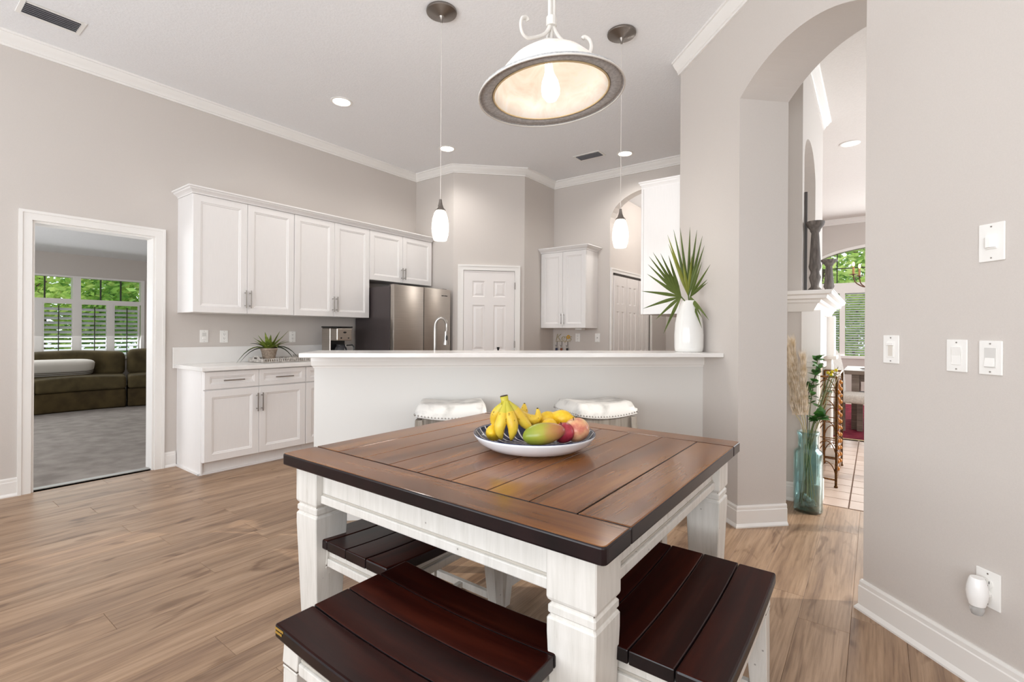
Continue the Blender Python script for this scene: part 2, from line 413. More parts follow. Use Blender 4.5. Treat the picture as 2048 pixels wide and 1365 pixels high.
mb = Mb(); dw = dq1 - dq0 - .006; dh = PDZ - .012
fn = lambda x, y, z: CD(dq0 + .003 + x, DPD - .004 + y, .008 + z)
st = .115; pwid = (dw - 3 * st) / 2
leaf(mb, dw, dh, [0, st, st + pwid, 2 * st + pwid, 2 * st + 2 * pwid, dw], [0, .22, .79, .98, 1.565, 1.67, 1.875, dh], .035, fn)
d1 = struct(mb.build('door_1', DOORW))
mb = Mb(); casing(mb, dq0, dq1, PDZ, lambda u, v, t: CD(u, DPD - t, v), .07)
struct(mb.build('trim_5', TRIM))
for z in (.30, 1.02, 1.78):
    Mb().tube([CD(dq1 - .001, DPD - .022, z), CD(dq1 - .001, DPD - .022, z + .09)], .007, 8).build('hinge', PENDM, d1)
Mb().lathe([(.0, 0), (.012, 0), (.012, .03), (.024, .035), (.027, .05), (.018, .062), (0, .064)], 16).build('door_knob', CHROME, d1, smooth=True, loc=CD(dq0 + .06, DPD, .95), rot=(pi / 2, 0, pi / 4))

# --- hall: bifold door, casing of a further doorway
bx0, bx1, bz = 6.12, 7.35, 2.0
mb = Mb(); casing(mb, bx0 - .12, bx1, bz + .03, lambda u, v, t: (-2.82 + t, u, v), .06)
struct(mb.build('trim_6', TRIM))
struct(Mb().box(-2.82, -2.815, bx0 - .12, bx1, 0, bz + .03).build('closet_shade', plain('closet_shadow', '4a3f38', .9)))  # dark sheet, its colour stands in for the shade inside the closet
bd = struct(Mb().box(-2.815, -2.80, bx0 - .1, bx1 - .02, bz + .005, bz + .022).build('door_2', plain('track', '3a332e', .5)))
for k, (y0_, y1_) in enumerate(((bx0 - .115, bx0 + .29), (bx0 + .295, bx0 + .70), (bx0 + .705, bx0 + 1.12))):
    mb = Mb(); lw = y1_ - y0_ - .004; pw_ = (lw - .08 * 3) / 2
    fn = lambda x, y, z, y0_=y0_: (-2.785 - y, y0_ + .002 + x, .012 + z)
    leaf(mb, lw, bz - .02, [0, .07, .07 + pw_, .15 + pw_, .15 + 2 * pw_, lw], [0, .2, .78, .95, 1.50, 1.60, 1.85, bz - .02], .028, fn)
    mb.build('panel', DOORW, bd)
# far opening on the hall's right
mb = Mb().box(-1.75, KX, 7.3, 7.4, 0, 3.1).box(-1.81, -1.745, 7.27, 7.41, 0, 2.1)
struct(mb.build('wall_hall_right', WALL)); struct(Mb().box(-1.83, -1.76, 7.25, 7.27, 0, 2.1).build('trim_7', TRIM))

# --- den
DX = -10.4
CARPET = speckled('carpet', '8e8782', 'a39c96', (1, 1, 1), 6, .95, .1, .5, .01)
struct(Mb().box(DX, W - .02, -1.0, 6.0, -.08, .006).build('floor_den', CARPET))
struct(Mb().box(DX - .1, W - TH, -1.0, 6.0, 2.44, 2.54).build('ceiling_den', CEIL))
wy0, wy1, wz0, wz1 = -.1, 3.02, .72, 2.09
struct(Mb().box(DX - .14, DX, -1.0, wy0, 0, 2.44).box(DX - .14, DX, wy1, 6.0, 0, 2.44).box(DX - .14, DX, wy0, wy1, 0, wz0).box(DX - .14, DX, wy0, wy1, wz1, 2.44).build('wall_den', WALL))
struct(Mb().box(DX, W - TH, 4.3, 4.44, 0, 2.44).build('wall_den_right', WALL)); struct(Mb().box(DX, W - TH, -1.14, -1.0, 0, 2.44).build('wall_den_left', WALL))

def glass_mat():
    m = bpy.data.materials.new('window_glass'); m.use_nodes = True; nt = m.node_tree; nt.nodes.clear()
    o = nt.nodes.new('ShaderNodeOutputMaterial'); tr = nt.nodes.new('ShaderNodeBsdfTransparent'); gl = nt.nodes.new('ShaderNodeBsdfGlossy'); gl.inputs['Roughness'].default_value = .02
    mx = nt.nodes.new('ShaderNodeMixShader'); fr = nt.nodes.new('ShaderNodeFresnel'); fr.inputs[0].default_value = 1.3
    nt.links.new(fr.outputs[0], mx.inputs[0]); nt.links.new(tr.outputs[0], mx.inputs[1]); nt.links.new(gl.outputs[0], mx.inputs[2]); nt.links.new(mx.outputs[0], o.inputs[0]); return m
WGLASS = glass_mat()
MUNT = plain('bronze_muntin', '3c3a37', .5)
# window: outer frame, transom row, shutter row
tr0 = 1.715; sh1 = 1.655
mb = Mb()
for y0_, y1_, z0_, z1_ in ((wy0, wy1, wz0, wz0 + .04), (wy0, wy1, wz1 - .03, wz1), (wy0, wy0 + .05, wz0 + .04, wz1 - .03), (wy1 - .05, wy1, wz0 + .04, wz1 - .03), (wy0 + .05, wy1 - .05, sh1, tr0)): mb.box(DX - .10, DX + .015, y0_, y1_, z0_, z1_)
posts = [2.105, 1.10]
mb.box(DX - .10, DX + .02, 2.105 - .05, 2.105 + .05, tr0, wz1 - .03).box(DX - .10, DX + .02, 1.0, 1.1, tr0, wz1 - .03)
wd = struct(mb.build('window_1', TRIM))
for a, b in ((wy0 + .05, 1.0), (1.1, 2.055), (2.155, wy1 - .05)):
    Mb().box(DX - .07, DX - .065, a, b, tr0, wz1 - .03).build('pane', WGLASS, wd)
    n = 2
    for k in range(1, n + 1):
        yy = a + (b - a) * k / (n + 1); Mb().box(DX - .085, DX - .05, yy - .008, yy + .008, tr0, wz1 - .03).build('muntin', MUNT, wd)
Mb().box(DX - .10, DX - .095, wy0 + .05, wy1 - .05, wz0 + .04, sh1).build('pane', WGLASS, wd)
SHUT = plain('shutter_paint', 'dfe3e6', .4)
panels = [(-.02, .42), (.50, .93), (1.02, 1.62), (1.70, 2.07), (2.15, 2.51), (2.58, 2.95)]
prev = wy0
for a, b in panels:
    fr = Mb().box(DX - .04, DX + .012, prev, a, wz0, sh1).box(DX - .035, DX + .008, a, a + .02, wz0, sh1).box(DX - .035, DX + .008, b - .02, b, wz0, sh1).box(DX - .035, DX + .008, a + .02, b - .02, wz0, wz0 + .06).box(DX - .035, DX + .008, a + .02, b - .02, sh1 - .02, sh1).build('shutter', TRIM, wd)
    zz = wz0 + .09; src = None
    while zz < sh1 - .05:
        if src is None:
            mb = Mb(); mb.box(-.036, .036, a + .022, b - .022, -.004, .004); src = mb.build('louver', SHUT, fr, loc=(DX - .012, 0, zz), rot=(0, radians(30), 0))
        else: dup(src, loc=(DX - .012, 0, zz), parent=fr).rotation_euler = (0, radians(30), 0)
        zz += .074
    Mb().box(DX + .02, DX + .028, (a + b) / 2 - .006, (a + b) / 2 + .006, wz0 + .08, sh1 - .05).build('tilt_rod', MUNT, fr)
    prev = b
# --- living room beyond the arch
struct(Mb().box(-1.0, 2.6, 4.14, 10.9, -.08, -.010).build('floor_living', plain('grout', '9b8577', .8)))
fll = bpy.data.objects['floor_living']
TILE = speckled('stone_tile', 'c6b3a6', 'b8a294', (1, 1, 1), 3, .38, .45, .05, .002, rnd=True)
ty, k, tdat = 4.155, 0, {}
while ty < 10.9:
    th = .205; xoff = -.145 - .62 * 4
    x0_ = xoff
    if ty < 6.9:
        while x0_ < 2.6:
            xa, xb = max(x0_ + .004, -1.0), min(x0_ + .616, 2.6)
            if xb - xa > .05:
                key = round(xb - xa, 3)
                if key not in tdat: o = Mb().box(-(xb - xa) / 2, (xb - xa) / 2, -th / 2 + .004, th / 2 - .004, -.01, 0).build('tile', TILE, fll, bevel=.002, seg=1); tdat[key] = o.data
                else: o = bpy.data.objects.new('tile', tdat[key]); COL.objects.link(o); o.parent = fll
                o.location = ((xa + xb) / 2, ty + th / 2, 0)
            x0_ += .62
    ty += th
tk = Mb()
while ty < 11: ty += 1
tk.box(-1.0, 2.6, 6.83, 10.9, -.01, 0).build('tile_field', TILE, fll)
# back wall with arched window
LY = 10.9; wx0, wx1 = -.92, 2.1; wzb, wzs, wzr = .78, 2.52, .33
cxm, hw = (wx0 + wx1) / 2, (wx1 - wx0) / 2
arcw = [(cxm - hw * cos(t), wzs + wzr * sin(t)) for t in [pi * j / 18 for j in range(19)]]
mb = Mb().prism([(-1.3, 0), (wx0, 0)] + arcw + [(wx1, 0), (2.7, 0), (2.7, ZC), (-1.3, ZC)], lambda u, v, t: (u, t, v), LY, LY + .14).box(wx0, wx1, LY, LY + .14, 0, wzb)
struct(mb.build('wall_living_back', WALL))
# right wall with tall windows
mb = Mb()
for y0_, y1_ in ((.5, 4.1), (8.3, 11.0)): mb.box(2.6, 2.74, y0_, y1_, 0, ZC)
mb.box(2.6, 2.74, 4.1, 8.3, 0, .3).box(2.6, 2.74, 4.1, 8.3, 3.05, ZC)
for yy in (5.5, 6.9): mb.box(2.62, 2.70, yy - .04, yy + .04, .3, 3.05)
struct(mb.build('wall_living_right', WALL))
struct(Mb().sweep([(-1.0, LY), (2.6, LY)], cp).build('trim_8', TRIM))
# window joinery
mb = Mb(); ring = [(cxm - (hw + .06) * cos(t), wzs + (wzr + .06) * sin(t)) for t in [pi * j / 18 for j in range(19)]]
for j in range(18): mb.prism([arcw[j], arcw[j + 1], ring[j + 1], ring[j]], lambda u, v, t: (u, t, v), LY - .02, LY + .01)
mb.box(wx0, wx1, LY - .01, LY + .10, 1.985, 2.175).box(wx0, wx1, LY - .03, LY + .12, wzb, wzb + .05).box(wx0 - .06, wx0, LY - .02, LY + .1, wzb, wzs).box(wx1, wx1 + .06, LY - .02, LY + .1, wzb, wzs)
bays = [(-.92, -.535), (-.45, .45), (.55, 1.45), (1.55, 2.1)]
for i in range(3): mb.box(bays[i][1], bays[i + 1][0], LY - .008, LY + .098, wzb + .05, 1.985)
w2 = struct(mb.build('window_2', TRIM))
Mb().box(wx0, wx1, LY + .07, LY + .075, wzb, 2.86).build('pane', WGLASS, w2)
for xx in (-.58, -.12, .35, .8, 1.3): Mb().box(xx - .008, xx + .008, LY + .05, LY + .08, 2.17, 2.86).build('muntin', MUNT, w2)
Mb().box(wx0, wx1, LY + .05, LY + .08, 2.445, 2.461).build('muntin', MUNT, w2)
for a, b in bays:
    s0 = None; zz = 1.97
    while zz > .86:
        if s0 is None: s0 = Mb().box(a + .01, b - .01, -.024, .024, -.0015, .0015).build('slat', SHUT, w2, loc=(0, LY + .03, zz), rot=(radians(28), 0, 0))
        else: o = s0.copy(); COL.objects.link(o); o.parent = w2; o.location = (0, LY + .03, zz)
        zz -= .044
    if b - a > .6:
        Mb().box((a + b) / 2 - .01, (a + b) / 2 + .01, LY + .05, LY + .08, wzb, 1.98).build('muntin', MUNT, w2)
# chimney breast with arched niche, crown
ny0, ny1, nz, nr = 4.21, 5.04, 2.52, .26
ncy = (ny0 + ny1) / 2; nh = (ny1 - ny0) / 2
arcn = [(ncy - nh * cos(t), nz + nr * sin(t)) for t in [pi * j / 14 for j in range(15)]]
CBX = -.43
mb = Mb().prism([(4.10, 0), (ny0, 0)] + arcn + [(ny1, 0), (5.75, 0), (5.75, ZC), (4.10, ZC)], lambda u, v, t: (t, u, v), CBX - .2, CBX).box(-1.0, CBX - .2, 4.10, 5.75, 0, ZC)
struct(mb.build('wall_chimney', WALL))
struct(Mb().sweep([(-1.0, 4.10), (CBX, 4.10), (CBX, 5.75), (-1.0, 5.75)], cp, 1).build('trim_9', TRIM))
struct(Mb().sweep([(-.95, 4.10), (CBX, 4.10)], bp, 1).build('baseboard_chimney', TRIM))
# --- outdoors: lawn
LAWN = speckled('lawn', '4f6a2a', '7f9a48', (1, 1, 1), 3, .9, .1)
struct(Mb().box(-40, -10.7, -25, 30, -.5, -.35).build('lawn', LAWN)); struct(Mb().box(-10.6, 25, 11.2, 40, -.5, -.35).build('lawn_garden', LAWN))

# ================================================================== kitchen
def cab_door(name, parent, x0, x1, z0, z1, yf, t=.02, fr=.058, mat=None):
    mb = Mb(); g = .0015; x0 += g; x1 -= g; z0 += g; z1 -= g
    mb.rings(x0, x1, z0, z1, [(0, yf + t), (0, yf + .002), (.002, yf), (fr, yf), (fr + .005, yf + .004), (fr + .012, yf + .005), (fr + .018, yf + .010), (fr + .03, yf + .010)], lambda x, y, z: (x, y, z))
    mb.add([(x0, yf + t, z0), (x1, yf + t, z0), (x1, yf + t, z1), (x0, yf + t, z1)], [(3, 2, 1, 0)])
    return mb.build(name, mat or CAB, parent)
def bar_handle(parent, x, z, L, y, vert=True):
    mb = Mb(); off = .032
    d = (0, 0, 1) if vert else (1, 0, 0)
    e0 = Vector((x, y - off, z)) - Vector(d) * L / 2; e1 = Vector((x, y - off, z)) + Vector(d) * L / 2
    mb.tube([e0, e1], .006, 8)
    for s in (-.36, .36):
        c = Vector((x, y, z)) + Vector(d) * L * s; mb.tube([c, c - Vector((0, off, 0))], .0045, 8)
    return mb.build('handle', CHROME, parent, smooth=True)
# crown on top of a cabinet run (own profile), local frame: front is -y
ccp = [(0, 0), (.004, 0), (.006, .012), (.016, .022), (.034, .034), (.038, .044), (.05, .048), (.05, .06), (0, .06)]
def upper_cab(label, loc, rz, w_, h, dep, ndoors, hl, group=None, hz=.12):
    e = empty('wall_cabinet', label, 'cabinet', loc, rz, group)
    Mb().box(0, w_, -dep + .02, 0, 0, h).build('body', CAB, e, bevel=.0015, seg=1)
    for k in range(ndoors):
        a, b = w_ * k / ndoors, w_ * (k + 1) / ndoors
        d = cab_door('door', e, a, b, 0, h, -dep)
        hx = b - .022 if k % 2 == 0 else a + .022
        bar_handle(d, hx, hz, hl, -dep)
    return e
UD = .335; UZ = 1.378; UT = 2.405
c1 = upper_cab('tall white wall cabinet next to the den doorway, over the potted plant', (W, 1.712, UZ), pi / 2, .912, UT - UZ, UD, 2, .165, None, .135)
c2 = upper_cab('tall white wall cabinet over the coffee maker, beside the refrigerator', (W, 2.626, UZ), pi / 2, .912, UT - UZ, UD, 2, .165, None, .135)
c3 = upper_cab('short white wall cabinet above the refrigerator', (W, 3.540, 1.825), pi / 2, .985, UT - 1.825, UD, 2, .14, None, .11)
# one continuous crown strip on the run
mb = Mb(); yf = W + UD
mb.sweep([(W, 1.712), (yf, 1.712), (yf, 4.525), (W, 4.525)], [(o, UT + z) for o, z in ccp], 1)
mb.box(W, yf, 1.712, 4.525, UT + .03, UT + .058)
tag(mb.build('cabinet_crown', CAB), 'stepped white crown strip along the top of the three left wall cabinets', 'moulding')
# back wall cabinet
c4 = upper_cab('white two-door wall cabinet with flared crown, hung above the key holder', (-3.685, YB, 1.283), 0, .693, 2.30 - 1.283, .335, 2, .15, None, .12)
mb = Mb().sweep([(0, 0), (0, -.335), (.693, -.335), (.693, 0)], [(o * 1.25, 1.017 + z) for o, z in ccp], 1).box(0, .693, -.335, 0, 1.04, 1.075); mb.build('crown', CAB, c4)
mb = Mb().box(.46, .56, -.20, -.10, -.022, 0); mb.build('light_fixture', PLAST, c4, bevel=.003)
# cabinet hung behind the pier: its end panel faces the nook
c5 = empty('wall_cabinet', 'tall white wall cabinet seen end-on behind the palm leaves', 'cabinet', (KX, 4.86, 1.38), -pi / 2)
Mb().box(0, .90, -.325, 0, 0, 1.085).build('body', CAB, c5, bevel=.0015, seg=1)
for k in range(2): cab_door('door', c5, .45 * k, .45 * (k + 1), 0, 1.085, -.347)
mb = Mb().sweep([(0, -.33), (.90, -.33), (.90, 0)], [(o * .6, 1.055 + z) for o, z in ccp], 1).box(0, .9, -.33, 0, 1.08, 1.112); mb.build('crown', CAB, c5)

# base cabinets on the left wall
BD = .575; TK = .11
def base_cab(label, y0, w_, draw=True, end=False, ndoor=2):
    e = empty('base_cabinet', label, 'cabinet', (W, y0, 0), pi / 2)
    mb = Mb().box(0, w_, -BD + .02, 0, TK, .878).box(0 if end else 0, w_, -BD + .075, 0, 0, TK)
    if end: mb.box(-.004, .012, -BD + .055, 0, 0, .878).box(-.016, -.004, -BD + .062, -.02, 0, .018).box(-.016, w_, -BD + .062, -BD + .08, 0, .015)
    mb.build('body', CAB, e, bevel=.0015, seg=1)
    for k in range(ndoor):
        a, b = w_ * k / ndoor, w_ * (k + 1) / ndoor
        dr = cab_door('drawer', e, a, b, .722, .872, -BD, fr=.04)
        bar_handle(dr, (a + b) / 2, .795, .17, -BD, False)
        d = cab_door('door', e, a, b, TK + .004, .715, -BD)
        bar_handle(d, b - .022 if k % 2 == 0 else a + .022, .58, .165, -BD)
    return e
base_cab('white base cabinet with two drawers over two doors, at the open end of the counter', 1.716, .90, end=True)
base_cab('white base cabinet between the end unit and the refrigerator', 2.618, .925)
mb = Mb().box(W + .022, W + .61, 1.685, 3.55, .880, .914); mb.build('worktop', QUARTZ, bevel=.004)
ct = bpy.data.objects['worktop']; tag(ct, 'white quartz worktop with a low backsplash along the left wall', 'countertop')
Mb().box(W + .002, W + .022, 1.675, 3.55, .880, 1.066).build('backsplash', QUARTZ, ct, bevel=.002)

# refrigerator
e = empty('refrigerator', 'stainless steel french-door refrigerator with a dark side panel', 'refrigerator', (W + .04, 3.562, 0), pi / 2)
Mb().box(0, .905, -.63, 0, .02, 1.735).build('body', STEELD, e, bevel=.004)
for k in range(2):
    a = .003 + .4545 * k; mb = Mb().box(a, a + .4445, -.70, -.636, .70, 1.752)
    d = mb.build('door', STEEL, e, bevel=.005, seg=2, smooth=True)
    Mb().box(.03 + .785 * k, .09 + .785 * k, -.66, -.58, 1.735, 1.762).build('hinge_cover', STEELD, e, bevel=.004)
Mb().box(.003, .902, -.70, -.636, .10, .69).build('freezer_drawer', STEEL, e, bevel=.010, seg=3)
mb = Mb()
for i in range(7): mb.box(.745 + i * .014 + (.006 if i > 2 else 0), .755 + i * .014 + (.006 if i > 2 else 0), -.7015, -.7, 1.664, 1.676)
mb.build('badge', BLACK, e)

# bar: half wall, moulding, raised quartz top
BDW = 3.254; BZ = 1.091
mb = Mb().box(-.80, AC, BDW, BDW + .12, 0, BZ - .028); struct(mb.build('wall_bar', BARW, xf=ROT45))
mp_ = [(0, .985), (.006, .985), (.008, .995), (.014, 1.0), (.018, 1.03), (.018, 1.063), (0, 1.063)]
q = [CD(-.80, BDW + .1), CD(-.80, BDW), CD(AC, BDW)]
struct(Mb().sweep([(v.x, v.y) for v in q], mp_, 1).build('trim_10', TRIM))
mb = Mb().box(-.823, AC - .002, 2.99, 3.455, BZ - .027, BZ)
tag(mb.build('bar_counter', QUARTZ, xf=ROT45, bevel=.004), 'long raised white quartz bar top on the half wall', 'countertop')
for cx in (.86, 1.5):
    tag(Mb().box(cx - .06, cx + .06, 3.07, 3.12, BZ - .031, BZ - .027).build('bracket', plain('bracket_metal_%d' % (cx * 100), '8c8a86', .4, .8), xf=ROT45), 'flat metal support bracket under the bar top, ' + ('above the second stool' if cx < 1 else 'near the pier'), 'bracket')
# lower counter behind the bar, with the tap
e = empty('sink_cabinet', 'white sink base cabinet hidden behind the bar wall', 'cabinet', (0, 0, 0), pi / 4)
Mb().box(-.75, .95, BDW + .122, 3.95, .0, .878).build('body', CAB, e)
ct2 = tag(Mb().box(-.78, 1.0, BDW + .121, 3.98, .880, .914).build('worktop', QUARTZ, xf=ROT45), 'lower white worktop behind the raised bar, holding the tap', 'countertop')
e = empty('tap', 'brushed nickel gooseneck kitchen tap with pull-down spray head', 'tap', CD(-.046, 3.75, .914), pi / 4)
pts = [(0, 0, .03)] + [(0, 0, z) for z in (.1, .2, .30, .335)] + [(.045 - .045 * cos(t), -.01 * sin(t), .345 + .068 * sin(t)) for t in [pi * j / 12 for j in range(1, 12)]] + [(.088, -.012, .32), (.084, -.014, .305)]
Mb().tube(pts, .0125, 12).build('spout', CHROME, e, smooth=True)
Mb().lathe([(0, 0), (.028, 0), (.028, .006), (.02, .012), (.018, .04), (.014, .05), (0, .05)], 18).build('base', CHROME, e, smooth=True)
hd = Mb().lathe([(0, .31), (.014, .31), (.0145, .29), (.017, .25), (.023, .215), (.023, .209), (0, .208)], 18, (.082, -.015, 0)).build('spray_head', CHROME, e, smooth=True)
Mb().ball((.086, -.034, .262), .011, 10, 7, (.7, .35, 1.9)).build('button', BLACK, hd, smooth=True)
e = empty('soap_dispenser', 'small black and chrome dispenser top peeking over the bar top', 'dispenser', CD(.437, 3.75, .914), 0)
Mb().lathe([(0, 0), (.012, 0), (.012, .12), (.004, .145), (.004, .155), (0, .155)], 12).build('bottle', CHROME, e, smooth=True)
Mb().lathe([(0, .15), (.004, .15), (.004, .16), (.011, .185), (.011, .192), (0, .192)], 12).build('cap', BLACK, e, smooth=True)

# wall plates
def plate(name, label, cat, loc, rz, w_=.072, h=.117, kind='rocker'):
    e = empty(name, label, cat, loc, rz)
    Mb().box(-w_ / 2, w_ / 2, -.006, 0, -h / 2, h / 2).build('cover_plate', PLAST, e, bevel=.0025)
    for z in (-h * .41, h * .41): Mb().tube([(0, -.0062, z), (0, -.0072, z)], .0028, 8).build('screw', CHROME, e)
    if kind == 'rocker': Mb().prism([(-.0062, -.033), (-.009, -.033), (-.0065, 0), (-.0105, .033), (-.0062, .033)], lambda u, v, t: (t, u, v), -.0165, .0165).build('rocker', PLAST, e, bevel=.001)
    elif kind == 'paddle':
        Mb().box(-.0175, .0175, -.0075, -.006, -.034, .034).build('frame', plain('plate_grey', 'd8d6d2', .4) if 'plate_grey' not in MATS else MATS['plate_grey'], e)
        Mb().prism([(-.0075, -.030), (-.014, -.030), (-.009, -.002), (-.0075, .0)], lambda u, v, t: (t, u, v), -.015, .015).build('paddle', PLAST, e, bevel=.001)
    elif kind == 'dimmer':
        Mb().box(-.0165, .0165, -.0085, -.006, -.033, .033).build('frame', PLAST, e, bevel=.001)
        Mb().box(-.010, .010, -.0092, -.0084, -.028, .016).build('slot', plain('slot_beige', 'd9d2c8', .5) if 'slot_beige' not in MATS else MATS['slot_beige'], e)
        Mb().box(-.0165, .0165, -.014, -.008, .016, .028).build('slider', PLAST, e, bevel=.002)
    elif kind == 'outlet':
        for z in (-.0195, .0195):
            f = Mb().lathe([(0, 0), (.0165, 0), (.0165, .002), (0, .002)], 16).build('socket', PLAST, e, loc=(0, -.0058, z), rot=(pi / 2, 0, 0))
            mb = Mb().box(-.0065, -.0045, -.0005, .0095, .0018, .0026).box(.0045, .0065, -.0005, .0085, .0018, .0026).box(-.002, .002, -.010, -.006, .0018, .0026); mb.build('slot', BLACK, f)
    elif kind == 'jack':
        Mb().tube([(0, -.006, 0), (0, -.014, 0)], .006, 10).build('jack', PENDM, e)
    return e
plate('wall_switch', 'white rocker switch plate over the worktop near the den doorway', 'switch', (W, 1.931, 1.166), pi / 2, kind='paddle')
plate('outlet', 'white outlet plate between the switch plate and the potted plant', 'outlet', (W, 2.105, 1.163), pi / 2, kind='outlet')
plate('outlet', 'white outlet plate to the right of the potted plant', 'outlet', (W, 2.794, 1.158), pi / 2, kind='outlet')
plate('outlet', 'white outlet plate beside the key holder under the wall cabinet', 'outlet', (-3.29, YB, 1.155), 0, kind='outlet')
plate('cable_jack', 'white wall plate with a single dark jack, beside the hall arch', 'wall plate', (-2.99, YB, 1.155), 0, kind='jack')
def on_arch(d, z): p = CD(AC, d, z); return p
RA = -pi / 4 - pi / 2 + pi / 2  # front (-y local) must face -C
RA = -pi / 4
plate('wall_switch', 'white slide dimmer switch, the one closest to the archway', 'switch', on_arch(1.778, 1.16), RA, kind='dimmer')
plate('wall_switch', 'white flat rocker switch, middle of the three at hand height', 'switch', on_arch(1.517, 1.146), RA, kind='rocker')
plate('wall_switch', 'white switch with a tilted paddle, farthest of the three from the archway', 'switch', on_arch(1.407, 1.144), RA, kind='paddle')
e = plate('motion_sensor', 'deep white motion sensor box high on the near wall above the switches', 'sensor', on_arch(1.406, 1.538), RA, .08, .13, 'none')
Mb().box(-.037, .037, .001, .012, -.062, .062).build('box', PLAST, e)
Mb().box(-.0185, .0185, -.009, -.005, -.024, .028).build('frame', PLAST, e, bevel=.002)
mb = Mb()
mb.prism([(-.017, -.008), (-.014, -.017), (-.007, -.022), (.007, -.022), (.014, -.017), (.017, -.008)], lambda u, v, t: (u, v, t), -.018, .016); mb.build('lens', plain('lens_white', 'f6f5f2', .25), e)
plate('outlet', 'white outlet low on the near wall with a plug-in air freshener below', 'outlet', on_arch(1.41, .355), RA, .076, .125, kind='outlet')
e = empty('air_freshener', 'white plug-in air freshener in the low wall outlet', 'air freshener', on_arch(1.41, .335) , RA)
Mb().tube([(0, -.009, .005), (0, -.02, .005)], .014, 10).build('plug', PLAST, e)
Mb().lathe([(0, -.045), (.022, -.043), (.028, -.02), (.030, .0), (.028, .02), (.022, .045), (.019, .05), (0, .05)], 20, (0, -.048, .012)).build('body', plain('freshener', 'f7f6f4', .25), e, smooth=True)
Mb().lathe([(0, -.03), (.015, -.03), (.02, -.015), (.02, 0), (0, 0)], 16, (0, -.048, -.032)).build('refill', plain('clear_plastic', 'e8e8e6', .1, 0, .5, Transmission_Weight=.6), e, smooth=True)

# pendants over the bar
def pend_glass():
    m, nt, b = mk('crackle_glass_lit'); mp = coords(nt, (1, 1, .6)); v = nt.nodes.new('ShaderNodeTexVoronoi'); v.feature = 'DISTANCE_TO_EDGE'; v.inputs['Scale'].default_value = 60; nt.links.new(mp.outputs[0], v.inputs['Vector'])
    r = ramp(nt, [(.0, lin('d8c9b4')), (.12, lin('fffaf2'))]); nt.links.new(v.outputs['Distance'], r.inputs[0])
    nt.links.new(r.outputs[0], b.inputs['Base Color']); nt.links.new(r.outputs[0], b.inputs['Emission Color']); b.inputs['Emission Strength'].default_value = 1.25; b.inputs['Roughness'].default_value = .2; return m
PGL = pend_glass()
def pendant(label, c, d):
    p = CD(c, d); e = empty('pendant_lamp', label, 'lamp', (p.x, p.y, 1.83))
    Mb().lathe([(0, 1.533), (.100, 1.533), (.102, 1.524), (.100, 1.518), (.02, 1.492), (.008, 1.470), (.007, 1.455), (0, 1.455)], 32).build('canopy', PENDM, e, smooth=True)
    Mb().tube([(0, 0, .26), (0, 0, 1.46)], .0022, 6).build('cord', plain('cord_white', 'd8d2cc', .5) if 'cord_white' not in MATS else MATS['cord_white'], e)
    Mb().lathe([(0, .275), (.009, .275), (.010, .262), (.014, .24), (.022, .218), (.034, .206), (.036, .2), (0, .2)], 20).build('cap', PENDM, e, smooth=True)
    Mb().lathe([(.030, .203), (.042, .18), (.052, .145), (.0575, .105), (.058, .075), (.054, .04), (.046, .008), (.042, 0), (.038, .003), (.05, .06), (.05, .12), (.028, .198)], 28, close=True).build('shade', PGL, e, smooth='all')
    Mb().ball((0, 0, .10), .026, 12, 8).build('bulb', BULB, e, smooth='all')
    light('pendant_light', 'POINT', (p.x, p.y, 1.93), (0, 0, 0), 7.5, (1, .96, .9), shadow_soft_size=.115)
def emis(name, col, st):
    m, nt, b = mk(name); b.inputs['Base Color'].default_value = (*lin(col), 1); b.inputs['Emission Color'].default_value = (*lin(col), 1); b.inputs['Emission Strength'].default_value = st; return m
BULB = emis('lit_bulb', 'fff4e2', 6)
pendant('slim glass pendant lamp over the bar, in front of the refrigerator', -.011, 3.283)
pendant('slim glass pendant lamp over the bar, in front of the arched hall opening', 1.26, 3.326)

# recessed ceiling lights
CANL = emis('can_light_lens', 'fff6ea', 9)
def can(label, x, y, en=46):
    e = empty('ceiling_light', label, 'ceiling light', (x, y, ZC))
    Mb().lathe([(.098, -.002), (.098, -.006), (.080, -.009), (.074, -.002)], 32, close=True).build('trim_ring', PLAST, e, smooth=True)
    Mb().lathe([(0, -.003), (.076, -.003), (.076, -.001), (0, -.001)], 32).build('lens', CANL, e)
    light('can_spot', 'SPOT', (x, y, ZC - .02), (0, 0, 0), en, (1, .97, .93), spot_size=radians(150), spot_blend=.8, shadow_soft_size=.08)
can('round recessed ceiling light over the left counter', -3.995, 2.676, 30)
can('round recessed ceiling light in front of the pantry corner', -4.013, 4.088)
can('round recessed ceiling light near the hall arch, behind the second pendant', -2.400, 5.443)
can('round recessed ceiling light in the living room beyond the arch', -.238, 6.624, 8)
light('hall_fill', 'POINT', (-1.9, 6.7, 2.85), (0, 0, 0), 30, (1, .96, .92), shadow_soft_size=.15)  # unseen light added to brighten the hall and the bifold door
